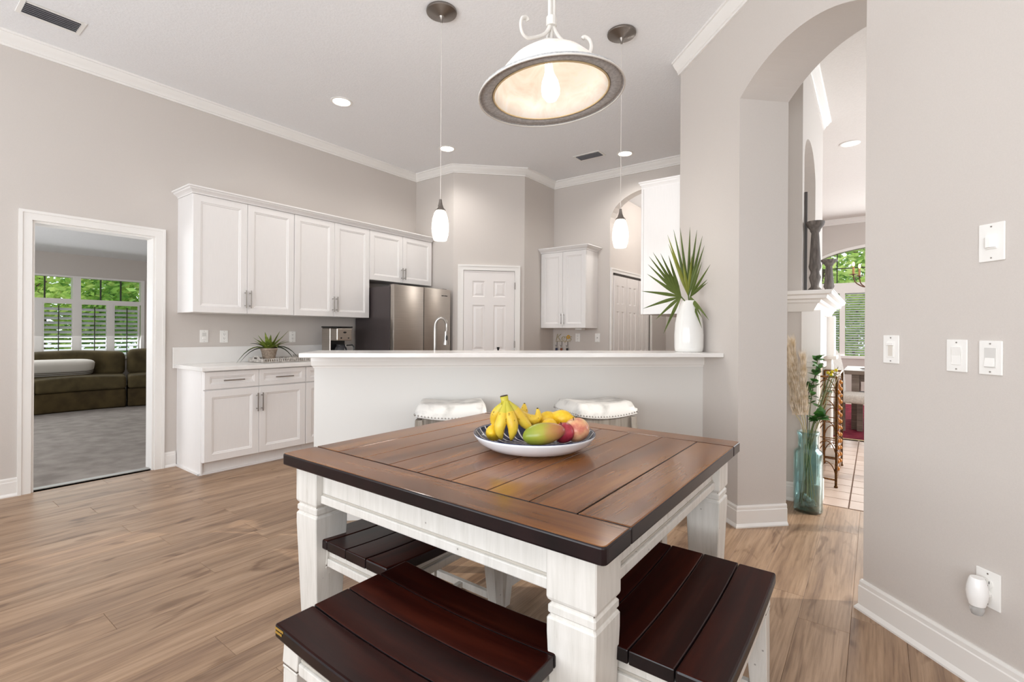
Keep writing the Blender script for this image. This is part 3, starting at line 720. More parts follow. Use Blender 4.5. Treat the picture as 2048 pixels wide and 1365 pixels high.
# ceiling vents
def vent(label, x0, x1, y0, y1, along, nslat):
    e = empty('ceiling_vent', label, 'vent', ((x0 + x1) / 2, (y0 + y1) / 2, ZC)); hx, hy = (x1 - x0) / 2, (y1 - y0) / 2; f = .026
    mb = Mb()
    for a, b, c, d in ((-hx - f, hx + f, -hy - f, -hy), (-hx - f, hx + f, hy, hy + f), (-hx - f, -hx, -hy, hy), (hx, hx + f, -hy, hy)): mb.box(a, b, c, d, -.006, 0)
    mb.build('frame', PLAST, e, bevel=.002, seg=1)
    Mb().box(-hx, hx, -hy, hy, -.001, 0).build('backing', plain('vent_dark', '2c2a2c', .8) if 'vent_dark' not in MATS else MATS['vent_dark'], e)
    sm = MATS.get('vent_slat') or plain('vent_slat', 'a8a6aa', .5)
    for k in range(nslat):
        t = (k + .5) / nslat * 2 - 1
        if along == 'y': Mb().box(-.009, .009, -hy, hy, -.0008, .0008).build('slat', sm, e, loc=(hx * t, 0, -.007), rot=(0, radians(48), 0))
        else: Mb().box(-hx, hx, -.009, .009, -.0008, .0008).build('slat', sm, e, loc=(0, hy * t, -.007), rot=(radians(48), 0, 0))
vent('slatted ceiling air vent above the den doorway', -4.617, -4.459, .640, .920, 'y', 6)
vent('slatted ceiling air vent near the hall arch', -2.93, -2.63, 5.195, 5.335, 'x', 6)
vent('long white ceiling vent in the living room', -.02, .62, 8.0, 8.16, 'x', 4)

# ------------------------------------------------------------------ things on the left worktop
e = empty('serving_tray', 'silver rectangular serving tray under the potted plant', 'tray', (-4.80, 2.53, .914), 0)
SILV = speckled('galvanised', 'b5aea7', 'e2ddd7', (6, 6, 6), 5, .35, .5, 0, 0, .35, .65, .35)
Mb().box(-.15, .15, -.235, .24, .003, .009).build('tray_base', SILV, e)
mb = Mb()
for s in (-1, 1): mb.prism([(-.15, .0), (.15, .0), (.15, .035), (.07, .035), (.05, .06), (-.05, .06), (-.07, .035), (-.15, .035)], lambda u, v, t: (u, t, v + .003), .2375 * s - .003, .2375 * s + .003)
mb.build('end_panel', SILV, e)
for s in (-1, 1): Mb().box(-.028, .028, .2375 * s - .0045, .2375 * s + .0045, .033, .05).build('grip', plain('grip_dark_%d' % (s + 1), '33241c', .6), e, bevel=.004)
for s in (-1, 1):
    Mb().box(.147 * s - .002, .147 * s + .002, -.235, .24, .034, .040).build('rail', SILV, e)
    for k in range(22): Mb().box(.147 * s - .002, .147 * s + .002, -.228 + k * .0216, -.220 + k * .0216, .005, .036).build('bar', SILV, e)
e = empty('coaster_stack', 'low silver coaster holder at the back of the tray', 'holder', (-4.86, 2.68, .923)); Mb().box(-.05, .05, -.05, .05, 0, .03).build('stack', SILV, e, bevel=.004); Mb().box(-.052, .052, .046, .052, 0, .055).build('back_plate', SILV, e, bevel=.002)
e = empty('potted_plant', 'spiky aloe-like plant in a small clay pot on the silver tray', 'plant', (-4.80, 2.42, .923))
Mb().lathe([(0, 0), (.048, 0), (.052, .01), (.072, .105), (.077, .11), (.077, .128), (.07, .128), (.068, .11), (0, .108)], 24).build('pot', speckled('clay_pot', '8d7b6c', 'a89887', (20, 20, 20), 3, .8), e, smooth=True)
def leafstrip(mb, p0, dirn, L, wd, droop, lift, n=7, thick=.25, fold=.25):
    d = Vector(dirn).normalized(); up = Vector((0, 0, 1)); side = d.cross(up); side = side.normalized() if side.length > .05 else Vector((1, 0, 0))
    vs = []; fs = []
    for i in range(n + 1):
        t = i / n; c = Vector(p0) + d * (L * t) + up * (lift * t * L - droop * t * t * L)
        ww = wd * (1 - t) ** .7 * (.75 + .5 * min(1, t * 3) * (1 - t * .3)) + .0004
        vs += [c - side * ww + up * ww * fold, c - up * ww * thick, c + side * ww + up * ww * fold]
    for i in range(n):
        for k in range(2): fs.append((3 * i + k, 3 * i + k + 1, 3 * i + 4 + k, 3 * i + 3 + k))
    mb.add(vs, fs)
def leafmat(name, c0, c1, rough=.45, trans=.25, ns=6):
    m, nt, b = mk(name); mp = coords(nt, (1, 1, 1)); n = noise(nt, mp, ns, 4); r = ramp(nt, [(.3, lin(c0)), (.7, lin(c1))]); nt.links.new(n.outputs['Fac'], r.inputs[0]); nt.links.new(r.outputs[0], b.inputs['Base Color'])
    b.inputs['Roughness'].default_value = rough
    return m
ALOE = leafmat('aloe_green', '3d5220', '8a9a36', .5, 0, 25); ALOED = leafmat('aloe_dark', '25301f', '4a5a3a', .5, 0, 60)
AL = [(-98, .29, 1.15, .62, 1), (84, .30, 1.05, .60, 1), (-78, .22, .45, .42, 0), (-62, .17, .25, .8, 0), (20, .15, .2, 1.0, 0), (-20, .12, .1, 1.3, 0), (48, .17, .05, 1.15, 0), (100, .15, .4, .75, 0), (140, .14, .3, .8, 0), (64, .18, .35, .75, 0), (180, .14, .3, .9, 0), (-140, .17, .5, .8, 1), (-112, .26, 1.1, .45, 1), (0, .16, .6, .7, 0), (94, .26, 1.0, .52, 1), (-45, .10, .0, 1.7, 0), (30, .10, .1, 1.9, 0), (72, .14, .3, .9, 0), (-90, .13, .3, .9, 0), (-30, .16, .6, .8, 0), (160, .12, .2, 1.2, 0), (115, .18, .7, .7, 0), (-125, .13, .2, 1.1, 0), (-85, .10, .1, 1.5, 0)]
for i, (a, L, dr, li, dk) in enumerate(AL):
    mb = Mb(); a = radians(a); leafstrip(mb, (cos(a) * .015, sin(a) * .015, .115), (cos(a), sin(a), .02), L, .023 if dk else .020, dr, li); mb.build('leaf', ALOED if dk else ALOE, e, smooth='all')
# coffee maker
e = empty('coffee_maker', 'stainless drip coffee maker with a glass carafe on the worktop', 'coffee maker', (-4.72, 3.12, .914), pi / 2)
Mb().box(-.095, .095, -.02, .14, 0, .345).box(-.094, .094, -.15, -.02, 0, .03).build('body', STEEL, e, bevel=.012, seg=3)
Mb().box(-.095, .095, -.15, -.021, .205, .344).build('brew_head', STEEL, e, bevel=.014, seg=3)
Mb().box(-.098, .098, -.152, .142, .345, .36).build('lid', BLACK, e, bevel=.004)
Mb().box(-.085, .085, -.022, -.018, .03, .205).build('recess', BLACK, e)
Mb().ball((0, -.151, .295), .014, 12, 6, (1.5, .15, .65)).build('badge', BLACK, e)
for s in (-1, 1): Mb().tube([(s * .045, -.148, .235), (s * .045, -.156, .235)], .008, 10).build('button', BLACK, e)
CAR = plain('carafe_glass', '2b2c30', .06, 0, .6)
cf = Mb().lathe([(0, .032), (.06, .032), (.068, .05), (.07, .09), (.06, .13), (.045, .15), (.047, .165), (0, .165)], 22, (-.01, -.09, 0)).build('carafe', CAR, e, smooth=True)
Mb().tube([(.04, -.12, .155), (.09, -.16, .158), (.105, -.17, .13), (.095, -.175, .08), (.118, -.178, .04)], .008, 8).build('carafe_handle', BLACK, cf, smooth=True)
# key holder with three hanging key bunches
KB = YB - .004
e = empty('key_holder', 'small beige metal key holder spelling the word keys, with three hooks', 'key holder', (-3.52, KB, 1.10), 0)
BEI = plain('key_beige', 'b5a88c', .5)
tx = bpy.data.curves.new('lettering', 'FONT'); tx.body = 'Keys'; tx.size = .135; tx.extrude = .003; tx.align_x = 'CENTER'; tx.materials.append(BEI); tx.shear = .25
to = bpy.data.objects.new('lettering', tx); COL.objects.link(to); bpy.context.view_layer.update(); lm = bpy.data.meshes.new_from_object(to.evaluated_get(bpy.context.evaluated_depsgraph_get())); bpy.data.objects.remove(to)
to = bpy.data.objects.new('lettering', lm); COL.objects.link(to); to.parent = e; to.location = (0, -.002, .012); to.rotation_euler = (pi / 2, 0, 0)
Mb().box(-.125, .115, -.007, 0, -.004, .006).build('bar', BEI, e, bevel=.002)
mb = Mb()
for k in range(9): a = 2 * pi * k / 9; mb.ball((.085 + .02 * cos(a), -.006, .062 + .02 * sin(a)), .009, 8, 5, (1, .4, 1))
mb.build('flower', plain('flower_yellow', 'd9a520', .6), e)
for k, x in enumerate((-.10, -.02, .075)):
    Mb().tube([(x, -.004, 0), (x, -.006, -.06), (x - .006, -.014, -.07), (x - .016, -.018, -.062), (x - .018, -.018, -.05)], .003, 6).build('hook', BLACK, e)
for k, (x, col, lab) in enumerate(((-.10, '2a2f4a', 'bunch of keys with a navy fob on the first hook of the key holder'), (-.02, '8a4b2a', 'bunch of keys with a brown leather fob on the middle hook'), (.075, '17171a', 'bunch of keys with two black fobs on the last hook of the key holder'))):
    g = empty('key_bunch', lab, 'keys', (-3.52 + x, KB - .014, 1.035)); cm = plain('fob_%d' % k, col, .5)
    mb = Mb().tube([(.014 * cos(t), 0, .014 * sin(t) - .012) for t in [2 * pi * j / 12 for j in range(13)]], .0018, 6); mb.build('ring', CHROME, g)
    mb = Mb().box(-.02, .018, -.006, .004, -.085, -.03); mb.build('fob', cm, g, bevel=.004)
    Mb().box(.004, .022, -.004, -.001, -.075, -.028).build('key', CHROME, g, bevel=.001); Mb().box(-.016, .006, -.01, -.005, -.105, -.07).build('fob', BLACK if k != 2 else cm, g, bevel=.003)

# ------------------------------------------------------------------ palm leaves in the bar vase
VB = CD(1.742, 3.244, BZ)
e = empty('vase', 'glossy white bottle-shaped ceramic vase on the bar top', 'vase', VB)
Mb().lathe([(0, 0), (.088, 0), (.094, .006), (.098, .03), (.099, .12), (.094, .2), (.082, .265), (.066, .315), (.054, .345), (.05, .362), (.046, .364), (.046, .345), (.06, .3), (.07, .2), (.07, .02), (0, .015)], 40).build('body', plain('white_ceramic', 'e9e8e5', .12), e, smooth='all')
PALM = leafmat('palm_green', '46551f', '6a7a3a', .4, 0, 5); PALM2 = leafmat('palm_yellowgreen', '6d7420', '8f9434', .4, 0, 5)
def blade(mb, p0, p1, wd, sag=0.0, fold=.35, nrm=None):
    p0, p1 = Vector(p0), Vector(p1); d = p1 - p0; L = d.length; dn = d.normalized(); nrm = nrm or Vector((FW.x, FW.y, .15)); side = dn.cross(nrm).normalized(); up = side.cross(dn).normalized()
    vs = []; fs = []; n = 8
    for i in range(n + 1):
        t = i / n; c = p0 + d * t + Vector((0, 0, -sag * t * t * L)); ww = wd * max(.03, min(1, .35 + t * 2.2) * (1 - max(0, t - .35) / .65) ** .8)
        vs += [c - side * ww + up * ww * fold, c, c + side * ww + up * ww * fold]
    for i in range(n):
        for k in range(2): fs.append((3 * i + k, 3 * i + k + 1, 3 * i + 4 + k, 3 * i + 3 + k))
    mb.add(vs, fs)
dv = VB.x * FW.x + VB.y * FW.y
def vp(px, py, off): return view_point(px, py, dv + off)
fans = [('fan-shaped palm leaf leaning out over the bar on the side of the white cabinet', (1362, 594), -.05, 0, [(1283, 578, -.02), (1294, 548, -.04), (1296, 529, -.06), (1298, 513, -.08), (1306, 505, -.10), (1321, 507, -.11), (1337, 511, -.12), (1286, 613, -.02), (1312, 635, -.04), (1327, 663, -.06)]),
        ('tall upright fan-shaped palm leaf in the white vase', (1377, 592), .03, 1, [(1335, 470, .02), (1347, 459, .04), (1360, 455, .06), (1380, 454, .07), (1394, 460, .03), (1405, 472, .0), (1409, 491, -.05), (1337, 488, .0), (1365, 520, .0), (1384, 509, .0)]),
        ('small palm leaf fanning out low toward the pier from the white vase', (1381, 594), -.02, 2, [(1404, 524, -.08), (1421, 529, -.17), (1415, 559, -.16), (1416, 562, -.12), (1418, 637, -.14), (1404, 653, -.12), (1404, 633, -.12), (1398, 618, -.08)])]
for lab, hub, off, kind, tips in fans:
    h = vp(hub[0], hub[1], off); g = empty('palm_leaf', lab, 'palm leaf', (VB.x, VB.y, BZ + .35)); base = Vector(g.location)
    Mb().tube([Vector((0, 0, -.25)), Vector((0, 0, -.02)), h - base], [.004, .004, .005], 8).build('stalk', PALM, g)
    for j, (tx_, ty_, o2) in enumerate(tips):
        mb = Mb(); tip = vp(tx_, ty_, off + o2)
        blade(mb, h - base, tip - base, .0125 if kind != 2 else .010, .06 if ty_ > 560 else .0)
        mb.build('blade', PALM2 if (kind == 1 and j in (0, 7, 8, 9)) else PALM, g, smooth='all')

# ------------------------------------------------------------------ bar stools
LEATH = speckled('white_leather', 'a8a5a0', 'dedbd6', (1, 1, 1), 9, .38, .5, .05, .003, .32, .52)
GREYW = wood('greywash_wood', '7d756c', '958d83', 'a9a197', 2, .5, 0, .4, 1, .06, False, .05)
def stool(label, c, d, rz):
    e = empty('bar_stool', label, 'stool', CD(c, d), rz, 'bar stools'); hw, hd_, sh = .212, .165, .735
    mb = Mb(); nx, ny = 16, 10; vs = []; fs = []
    for j in range(ny + 1):
        for i in range(nx + 1):
            u, v = i / nx * 2 - 1, j / ny * 2 - 1
            ex = (1 - abs(u) ** 8) * (1 - abs(v) ** 8); crown_ = .052 * (max(0, ex) ** .35); sad = .022 * u * u
            vs.append((u * hw * (1 - .03 * (abs(v) ** 6)), v * hd_ * (1 - .02 * abs(u) ** 6), sh + sad + crown_))
    nb = len(vs)
    for j in range(ny):
        for i in range(nx): a = j * (nx + 1) + i; fs.append((a, a + 1, a + nx + 2, a + nx + 1))
    edge = [(i, 0) for i in range(nx)] + [(nx, j) for j in range(ny)] + [(nx - i, ny) for i in range(nx)] + [(0, ny - j) for j in range(ny)]
    for i, j in edge:
        v = vs[j * (nx + 1) + i]; u = i / nx * 2 - 1; vs.append((v[0], v[1], sh - .03 + .022 * u * u))
    m = len(edge)
    for k in range(m):
        (i, j), (i2, j2) = edge[k], edge[(k + 1) % m]; fs.append((j * (nx + 1) + i, nb + k, nb + (k + 1) % m, j2 * (nx + 1) + i2))
    mb.add(vs, fs); cu = mb.build('cushion', LEATH, e, smooth='all')
    nail = None
    def put(x, y):
        nonlocal nail
        z = sh - .018 + .022 * (x / hw) ** 2
        if nail is None: nail = Mb().ball((0, 0, 0), .0055, 8, 5).build('stud', CHROME, cu, smooth='all', loc=(x, y, z))
        else: o = nail.copy(); COL.objects.link(o); o.parent = cu; o.location = (x, y, z)
    for k in range(22): x = -hw * .97 + 2 * hw * .97 * k / 21; put(x, -hd_ * .985); put(x, hd_ * .985)
    for k in range(1, 15): y = -hd_ + 2 * hd_ * k / 15; put(-hw * .985, y); put(hw * .985, y)
    for sx in (-1, 1):
        for sy in (-1, 1): Mb().frustum((sx * .215, sy * .175, 0), (.02, .02), (sx * .183, sy * .138, sh - .028), (.022, .022)).build('leg', GREYW, e, bevel=.003, seg=1)
    for s in (-1, 1):
        Mb().box(-.165, .165, s * .142 - .01, s * .142 + .01, sh - .095, sh - .022).build('apron', GREYW, e); Mb().box(s * .187 - .01, s * .187 + .01, -.12, .12, sh - .095, sh - .01).build('apron', GREYW, e)
        Mb().box(-.19, .19, s * .163 - .01, s * .163 + .01, .25, .285).build('footrest', GREYW, e); Mb().box(s * .20 - .01, s * .20 + .01, -.15, .15, .34, .37).build('footrest', GREYW, e)
    return e
stool('backless bar stool with white nailhead saddle seat, behind the bananas', .065, 3.02, pi / 4 + radians(-3))
stool('backless bar stool with white nailhead saddle seat, behind the apples and lemons', .965, 2.975, pi / 4 + radians(12))

# ================================================================== table and benches
TX0, TX1, TY0, TY1, TZ, TT = -1.790, -.459, .953, 2.252, .76, .043
tc = Vector(((TX0 + TX1) / 2, (TY0 + TY1) / 2, 0))
tb = empty('dining_table', 'square farmhouse table with a dark plank top and distressed white legs', 'table', tc)
def board(parent, name, x0, x1, y0, y1, z0, z1, mt, bev=.004, big=None, dish=None, sub=1, ax=0, seg=2):
    """a plank: top face in its own wood, the edges burnished dark; origin at its centre so the grain is its own"""
    cx, cy = (x0 + x1) / 2, (y0 + y1) / 2
    bm = bmesh.new()
    n = sub
    vs = {}
    for i in range(n + 1):
        t = i / n
        for k, (a, z) in enumerate(((0, z0), (1, z0), (1, z1), (0, z1))):
            if ax == 0: p = (x0 + (x1 - x0) * t - cx, (y0 if a == 0 else y1) - cy, z)
            else: p = ((x0 if a == 0 else x1) - cx, y0 + (y1 - y0) * t - cy, z)
            dz = dish(p[0] + cx, p[1] + cy) if dish else 0
            vs[i, k] = bm.verts.new((p[0], p[1], p[2] + dz))
    for i in range(n):
        for k in range(4): bm.faces.new((vs[i, k], vs[i, (k + 1) % 4], vs[i + 1, (k + 1) % 4], vs[i + 1, k]))
    bm.faces.new([vs[0, k] for k in (3, 2, 1, 0)]); bm.faces.new([vs[n, k] for k in range(4)])
    bmesh.ops.recalc_face_normals(bm, faces=bm.faces)
    if big:
        # round the vertical corners first, then the upper rim
        es = [e for e in bm.edges if abs(e.verts[0].co.x - e.verts[1].co.x) < 1e-6 and abs(e.verts[0].co.y - e.verts[1].co.y) < 1e-6 and any((e.verts[0].co.x + cx - bx_) ** 2 + (e.verts[0].co.y + cy - by_) ** 2 < 1e-4 for bx_, by_ in big)]
        if es: bmesh.ops.bevel(bm, geom=es, offset=.016, segments=4, affect='EDGES', profile=.5)
    es = [e for e in bm.edges if len(e.link_faces) == 2 and e.calc_face_angle(0) > radians(50)]
    bmesh.ops.bevel(bm, geom=es, offset=bev, segments=seg, affect='EDGES', profile=.5, clamp_overlap=True)
    me = bpy.data.meshes.new(name); 
    for f in bm.faces:
        f.material_index = 0 if f.normal.z > .75 else 1; f.smooth = True
    bm.to_mesh(me); bm.free(); me.materials.append(mt); me.materials.append(EDGEW)
    try: me.set_sharp_from_angle(angle=radians(11))
    except Exception: pass
    o = bpy.data.objects.new(name, me); COL.objects.link(o); o.parent = parent; o.location = (cx, cy, 0)
    return o
L0 = lambda x: x - tc.x; M0 = lambda y: y - tc.y
jy0, jy1 = 1.0945, 2.132
corners = [(L0(a), M0(b)) for a in (TX0, TX1) for b in (TY0, TY1)]
board(tb, 'plank', L0(TX0), L0(TX1), M0(TY0), M0(jy0) - .0012, TZ - TT, TZ, TOPX, .006, corners, seg=3)
board(tb, 'plank', L0(TX0), L0(TX1), M0(jy1) + .0012, M0(TY1), TZ - TT, TZ, TOPX, .006, corners, seg=3)
N = 9
for k in range(N):
    a = TX0 + (TX1 - TX0) * k / N; b = TX0 + (TX1 - TX0) * (k + 1) / N
    board(tb, 'plank', L0(a) + .0008, L0(b) - .0008, M0(jy0) + .0012, M0(jy1) - .0012, TZ - TT, TZ, TOPW, .0025 if 0 < k < N - 1 else .005)
# legs, glaze grooves, aprons
lx0, lx1, ly0, ly1 = TX0 + .035, TX1 - .040, TY0 + .038, TY1 - .045; lw = .067
for lx in (lx0 + lw, lx1 - lw):
    for ly in (ly0 + lw, ly1 - lw):
        h = lw
        o = Mb().stack(L0(lx), M0(ly), [(.047, 0), (h - .001, .50), (h - .001, .537), (h - .009, .543), (h - .003, .549), (h - .003, .565), (h - .010, .572), (h - .002, .580), (h, .586), (h, TZ - TT)]).build('leg', DISTR, tb, bevel=.003, seg=1, ang=50)
        g = Mb()
        for z in (.5425, .5735): g.stack(L0(lx), M0(ly), [(h - .0085, z - .002), (h - .0085, z + .002)])
        g.build('glaze_line', GLAZE, o)
ai = .028
def apron(p, x0, x1, y0, y1, z0, z1, out):
    """board with a lip along its lower edge; out = unit outward direction"""
    o = Mb().box(x0, x1, y0, y1, z0, z1).build('apron', DISTR, p)
    ox, oy = out
    lip = Mb().box(x0 + min(0, ox) * .010, x1 + max(0, ox) * .010, y0 + min(0, oy) * .010, y1 + max(0, oy) * .010, z0 - .002, z0 + .028); lip.build('lip', DISTR, o, bevel=.004)
    gl = Mb().box(x0 + min(0, ox) * .002, x1 + max(0, ox) * .002, y0 + min(0, oy) * .002, y1 + max(0, oy) * .002, z0 + .028, z0 + .034); gl.build('glaze_line', plain('soft_glaze', 'b9b2a8', .6) if 'soft_glaze' not in MATS else MATS['soft_glaze'], o)
    return o
az0, az1 = .592, TZ - TT
apron(tb, L0(lx0 + 2 * lw), L0(lx1 - 2 * lw), M0(ly0 + ai), M0(ly0 + ai + .022), az0, az1, (0, -1))
apron(tb, L0(lx0 + 2 * lw), L0(lx1 - 2 * lw), M0(ly1 - ai - .022), M0(ly1 - ai), az0, az1, (0, 1))
apron(tb, L0(lx0 + ai), L0(lx0 + ai + .022), M0(ly0 + 2 * lw), M0(ly1 - 2 * lw), az0, az1, (-1, 0))
apron(tb, L0(lx1 - ai - .022), L0(lx1 - ai), M0(ly0 + 2 * lw), M0(ly1 - 2 * lw), az0, az1, (1, 0))

BL, BW_, BH = .65, .447, .455
def bench(label, x, y, rz):
    e = empty('bench', label, 'bench', (x, y, 0), rz, 'benches around the dining table')
    hx, hy = BL / 2, BW_ / 2; dish = lambda px, py: -.013 * (1 - (px / hx) ** 2)
    cor = [(sx * hx, sy * hy) for sx in (-1, 1) for sy in (-1, 1)]
    for k in range(4):
        a, b = -hy + BW_ * k / 4, -hy + BW_ * (k + 1) / 4
        board(e, 'plank', -hx, hx, a + .0008, b - .0008, BH - .036, BH, SEATX, .0035 if k in (1, 2) else .006, None, dish, 14, 0)
    for sx in (-1, 1):
        for sy in (-1, 1):
            cx, cy = sx * (hx - .055), sy * (hy - .052)
            mb = Mb(); pr = [(.021, 0), (.028, .20), (.032, .34), (.0345, .345), (.031, .350), (.0345, .356), (.034, BH - .045)]
            vs = []; fs = []
            for h, z in pr:
                t = 1 - z / BH; ox, oy = sx * .022 * t, sy * .016 * t
                vs += [(cx + ox - h, cy + oy - h, z), (cx + ox + h, cy + oy - h, z), (cx + ox + h, cy + oy + h, z), (cx + ox - h, cy + oy + h, z)]
            for i in range(len(pr) - 1):
                for k in range(4): fs.append((4 * i + k, 4 * i + (k + 1) % 4, 4 * i + 4 + (k + 1) % 4, 4 * i + 4 + k))
            fs += [(3, 2, 1, 0), tuple(range(4 * len(pr) - 4, 4 * len(pr)))]
            mb.add(vs, fs); o = mb.build('leg', DISTR, e, bevel=.002, seg=1, ang=50)
            Mb().stack(cx + sx * .005, cy + sy * .004, [(.0325, .3485), (.0325, .3515)]).build('glaze_line', GLAZE, o)
    for s in (-1, 1):
        apron(e, -hx + .09, hx - .09, s * (hy - .035) - .010, s * (hy - .035) + .010, .350, BH - .052, (0, s))
        apron(e, s * (hx - .038) - .010, s * (hx - .038) + .010, -hy + .085, hy - .085, .350, BH - .040, (s, 0))
        Mb().box(s * (hx - .043) - .011, s * (hx - .043) + .011, -hy + .07, hy - .07, .075, .105).build('stretcher', DISTR, e, bevel=.002, seg=1)
    Mb().box(-hx + .04, hx - .04, -.011, .011, .078, .102).build('stretcher', DISTR, e, bevel=.002, seg=1)
    return e
b1 = bench('dark plank bench in front of the table, closest to the camera', -.931, .875, 0)
mb = Mb()
for i, (z, n_) in enumerate(((.443, 6), (.433, 5))):
    for k in range(n_): mb.box(-.318 + k * .0065, -.3135 + k * .0065, -.2242, -.2232, z, z + .006)
mb.build('gold_marks', plain('mark_gold', 'b08a3c', .5), b1)  # two rows of small gold marks on the bench edge
bench('dark plank bench tucked under the table edge nearest the archway', -.474, 1.436, pi / 2)
bench('dark plank bench under the table side that faces the den doorway', -1.484, 1.345, -pi / 2)
bench('bench under the far side of the table, only legs and stretchers showing', -1.035, 1.915, pi)

# ------------------------------------------------------------------ fruit bowl
BC = Vector((-1.085, 1.607, TZ)); bd_ = BC.x * FW.x + BC.y * FW.y
def bowlmat():
    m, nt, b = mk('navy_striped_glaze'); t = nt.nodes.new('ShaderNodeTexCoord'); mp = nt.nodes.new('ShaderNodeMapping'); mp.inputs['Rotation'].default_value = (0, 0, radians(-25)); nt.links.new(t.outputs['Object'], mp.inputs['Vector'])
    sx = nt.nodes.new('ShaderNodeSeparateXYZ'); nt.links.new(mp.outputs[0], sx.inputs[0]); at = nt.nodes.new('ShaderNodeMath'); at.operation = 'ARCTAN2'; nt.links.new(sx.outputs[1], at.inputs[0]); nt.links.new(sx.outputs[0], at.inputs[1])
    mu = nt.nodes.new('ShaderNodeMath'); mu.operation = 'MULTIPLY'; mu.inputs[1].default_value = 34; nt.links.new(at.outputs[0], mu.inputs[0]); si = nt.nodes.new('ShaderNodeMath'); si.operation = 'SINE'; nt.links.new(mu.outputs[0], si.inputs[0])
    r = ramp(nt, [(.80, lin('161a3c')), (.9, lin('e8e6e4'))]); r.color_ramp.interpolation = 'LINEAR'; nt.links.new(si.outputs[0], r.inputs[0])
    nt.links.new(r.outputs[0], b.inputs['Base Color']); b.inputs['Roughness'].default_value = .15; return m
e = empty('fruit_bowl', 'wide shallow bowl, white outside and navy striped inside, on the table', 'bowl', BC)
Mb().lathe([(0, .002), (.135, .0), (.15, .003), (.19, .014), (.222, .034), (.237, .055), (.241, .064), (.238, .066), (.236, .064)], 64).build('body', plain('white_glaze', 'e9edf2', .12), e, smooth='all')
Mb().lathe([(.2385, .0662), (.236, .064), (.23, .054), (.215, .036), (.185, .019), (.145, .0085), (.0, .007)], 64).build('inner_glaze', bowlmat(), e, smooth='all')
Mb().lathe([(.2365, .0655), (.2395, .0672), (.2412, .0655), (.2395, .0640)], 64, close=True).build('rim', plain('navy_rim', '1b2350', .15), e, smooth='all')
def bp_(px, py, off): return view_point(px, py, bd_ + off)
def fruitmat(name, stops, ns=3, rough=.35, axis=None, spots=None):
    m, nt, b = mk(name); mp = coords(nt, (1, 1, 1)); n = noise(nt, mp, ns, 4, .6)
    r = ramp(nt, [(p, lin(c)) for p, c in stops])
    if axis is not None:
        sx = nt.nodes.new('ShaderNodeSeparateXYZ'); nt.links.new(mp.outputs[0], sx.inputs[0]); mr = nt.nodes.new('ShaderNodeMapRange'); mr.inputs[1].default_value = axis[1]; mr.inputs[2].default_value = axis[2]; nt.links.new(sx.outputs[axis[0]], mr.inputs[0])
        ad = nt.nodes.new('ShaderNodeMath'); ad.operation = 'MULTIPLY_ADD'; ad.inputs[1].default_value = .5; nt.links.new(n.outputs['Fac'], ad.inputs[0]); 
        sb = nt.nodes.new('ShaderNodeMath'); sb.operation = 'SUBTRACT'; sb.inputs[1].default_value = .25; nt.links.new(mr.outputs[0], sb.inputs[0]); nt.links.new(sb.outputs[0], ad.inputs[2]); nt.links.new(ad.outputs[0], r.inputs[0])
    else: nt.links.new(n.outputs['Fac'], r.inputs[0])
    c = r.outputs[0]
    if spots:
        v = noise(nt, mp, 90, 2); rv = ramp(nt, [(spots[0], lin(spots[1])), (spots[0] + .04, (1, 1, 1))]); nt.links.new(v.outputs['Fac'], rv.inputs[0]); c = mixc(nt, .7, c, rv.outputs[0], 'MULTIPLY')
    nt.links.new(c, b.inputs['Base Color']); b.inputs['Roughness'].default_value = rough; b.inputs['Subsurface Weight'].default_value = 0; return m
BAN = fruitmat('banana_skin', [(.3, 'd9b02c'), (.6, 'e6c747')], 20, .4, None, (.30, '5a4020'))
BANG = fruitmat('banana_green', [(.3, 'b4b036'), (.7, 'd2c244')], 14, .4)
BRN = plain('banana_tip', '3a2c1c', .7)
bb = empty('banana_bunch', 'bunch of ripe bananas standing in the bowl, stem up', 'bananas', BC)
rr_ = [.007, .0085, .013, .0175, .0185, .018, .015, .008, .004]
def bez(P, n=9):
    out = []
    for i in range(n):
        t = i / (n - 1); m = len(P) - 1; s_ = t * m; k = min(int(s_), m - 1); f_ = s_ - k
        p = [P[max(k - 1, 0)], P[k], P[k + 1], P[min(k + 2, m)]]
        out.append(.5 * ((2 * p[1]) + (p[2] - p[0]) * f_ + (2 * p[0] - 5 * p[1] + 4 * p[2] - p[3]) * f_ ** 2 + (3 * p[1] - p[0] - 3 * p[2] + p[3]) * f_ ** 3))
    return out
paths = [[(1011, 803, -.03), (1007, 830, -.045), (999, 857, -.06), (1003, 879, -.05)],
         [(1013, 803, -.03), (1019, 828, -.045), (1026, 855, -.06), (1022, 881, -.055)],
         [(1016, 804, -.025), (1030, 822, -.02), (1048, 845, -.02), (1066, 862, -.02)],
         [(1009, 804, -.02), (997, 822, -.01), (990, 838, .0), (989, 856, .0)],
         [(1017, 806, -.01), (1035, 826, .02), (1058, 840, .03), (1076, 836, .03), (1075, 818, .03)],
         [(1016, 806, .0), (1030, 828, .06), (1046, 828, .08), (1049, 808, .08)]]
for k, P_ in enumerate(paths):
    pts = bez([bp_(*p) - BC for p in P_], 11); rs = [.008, .010, .015, .020, .0225, .023, .0225, .020, .0165, .010, .005]
    o = Mb().tube(pts, rs, 10).build('banana', BAN, bb, smooth='all')
    Mb().tube([pts[-1], pts[-1] + (pts[-1] - pts[-2]) * .25], [.0042, .003], 6).build('tip', BRN, o)
    Mb().tube(pts[:4], [r_ * 1.02 for r_ in rs[:4]], 10, False).build('neck', BANG, o, smooth='all')
s0 = bp_(1011, 808, -.025) - BC; s1 = bp_(1008, 793, -.025) - BC
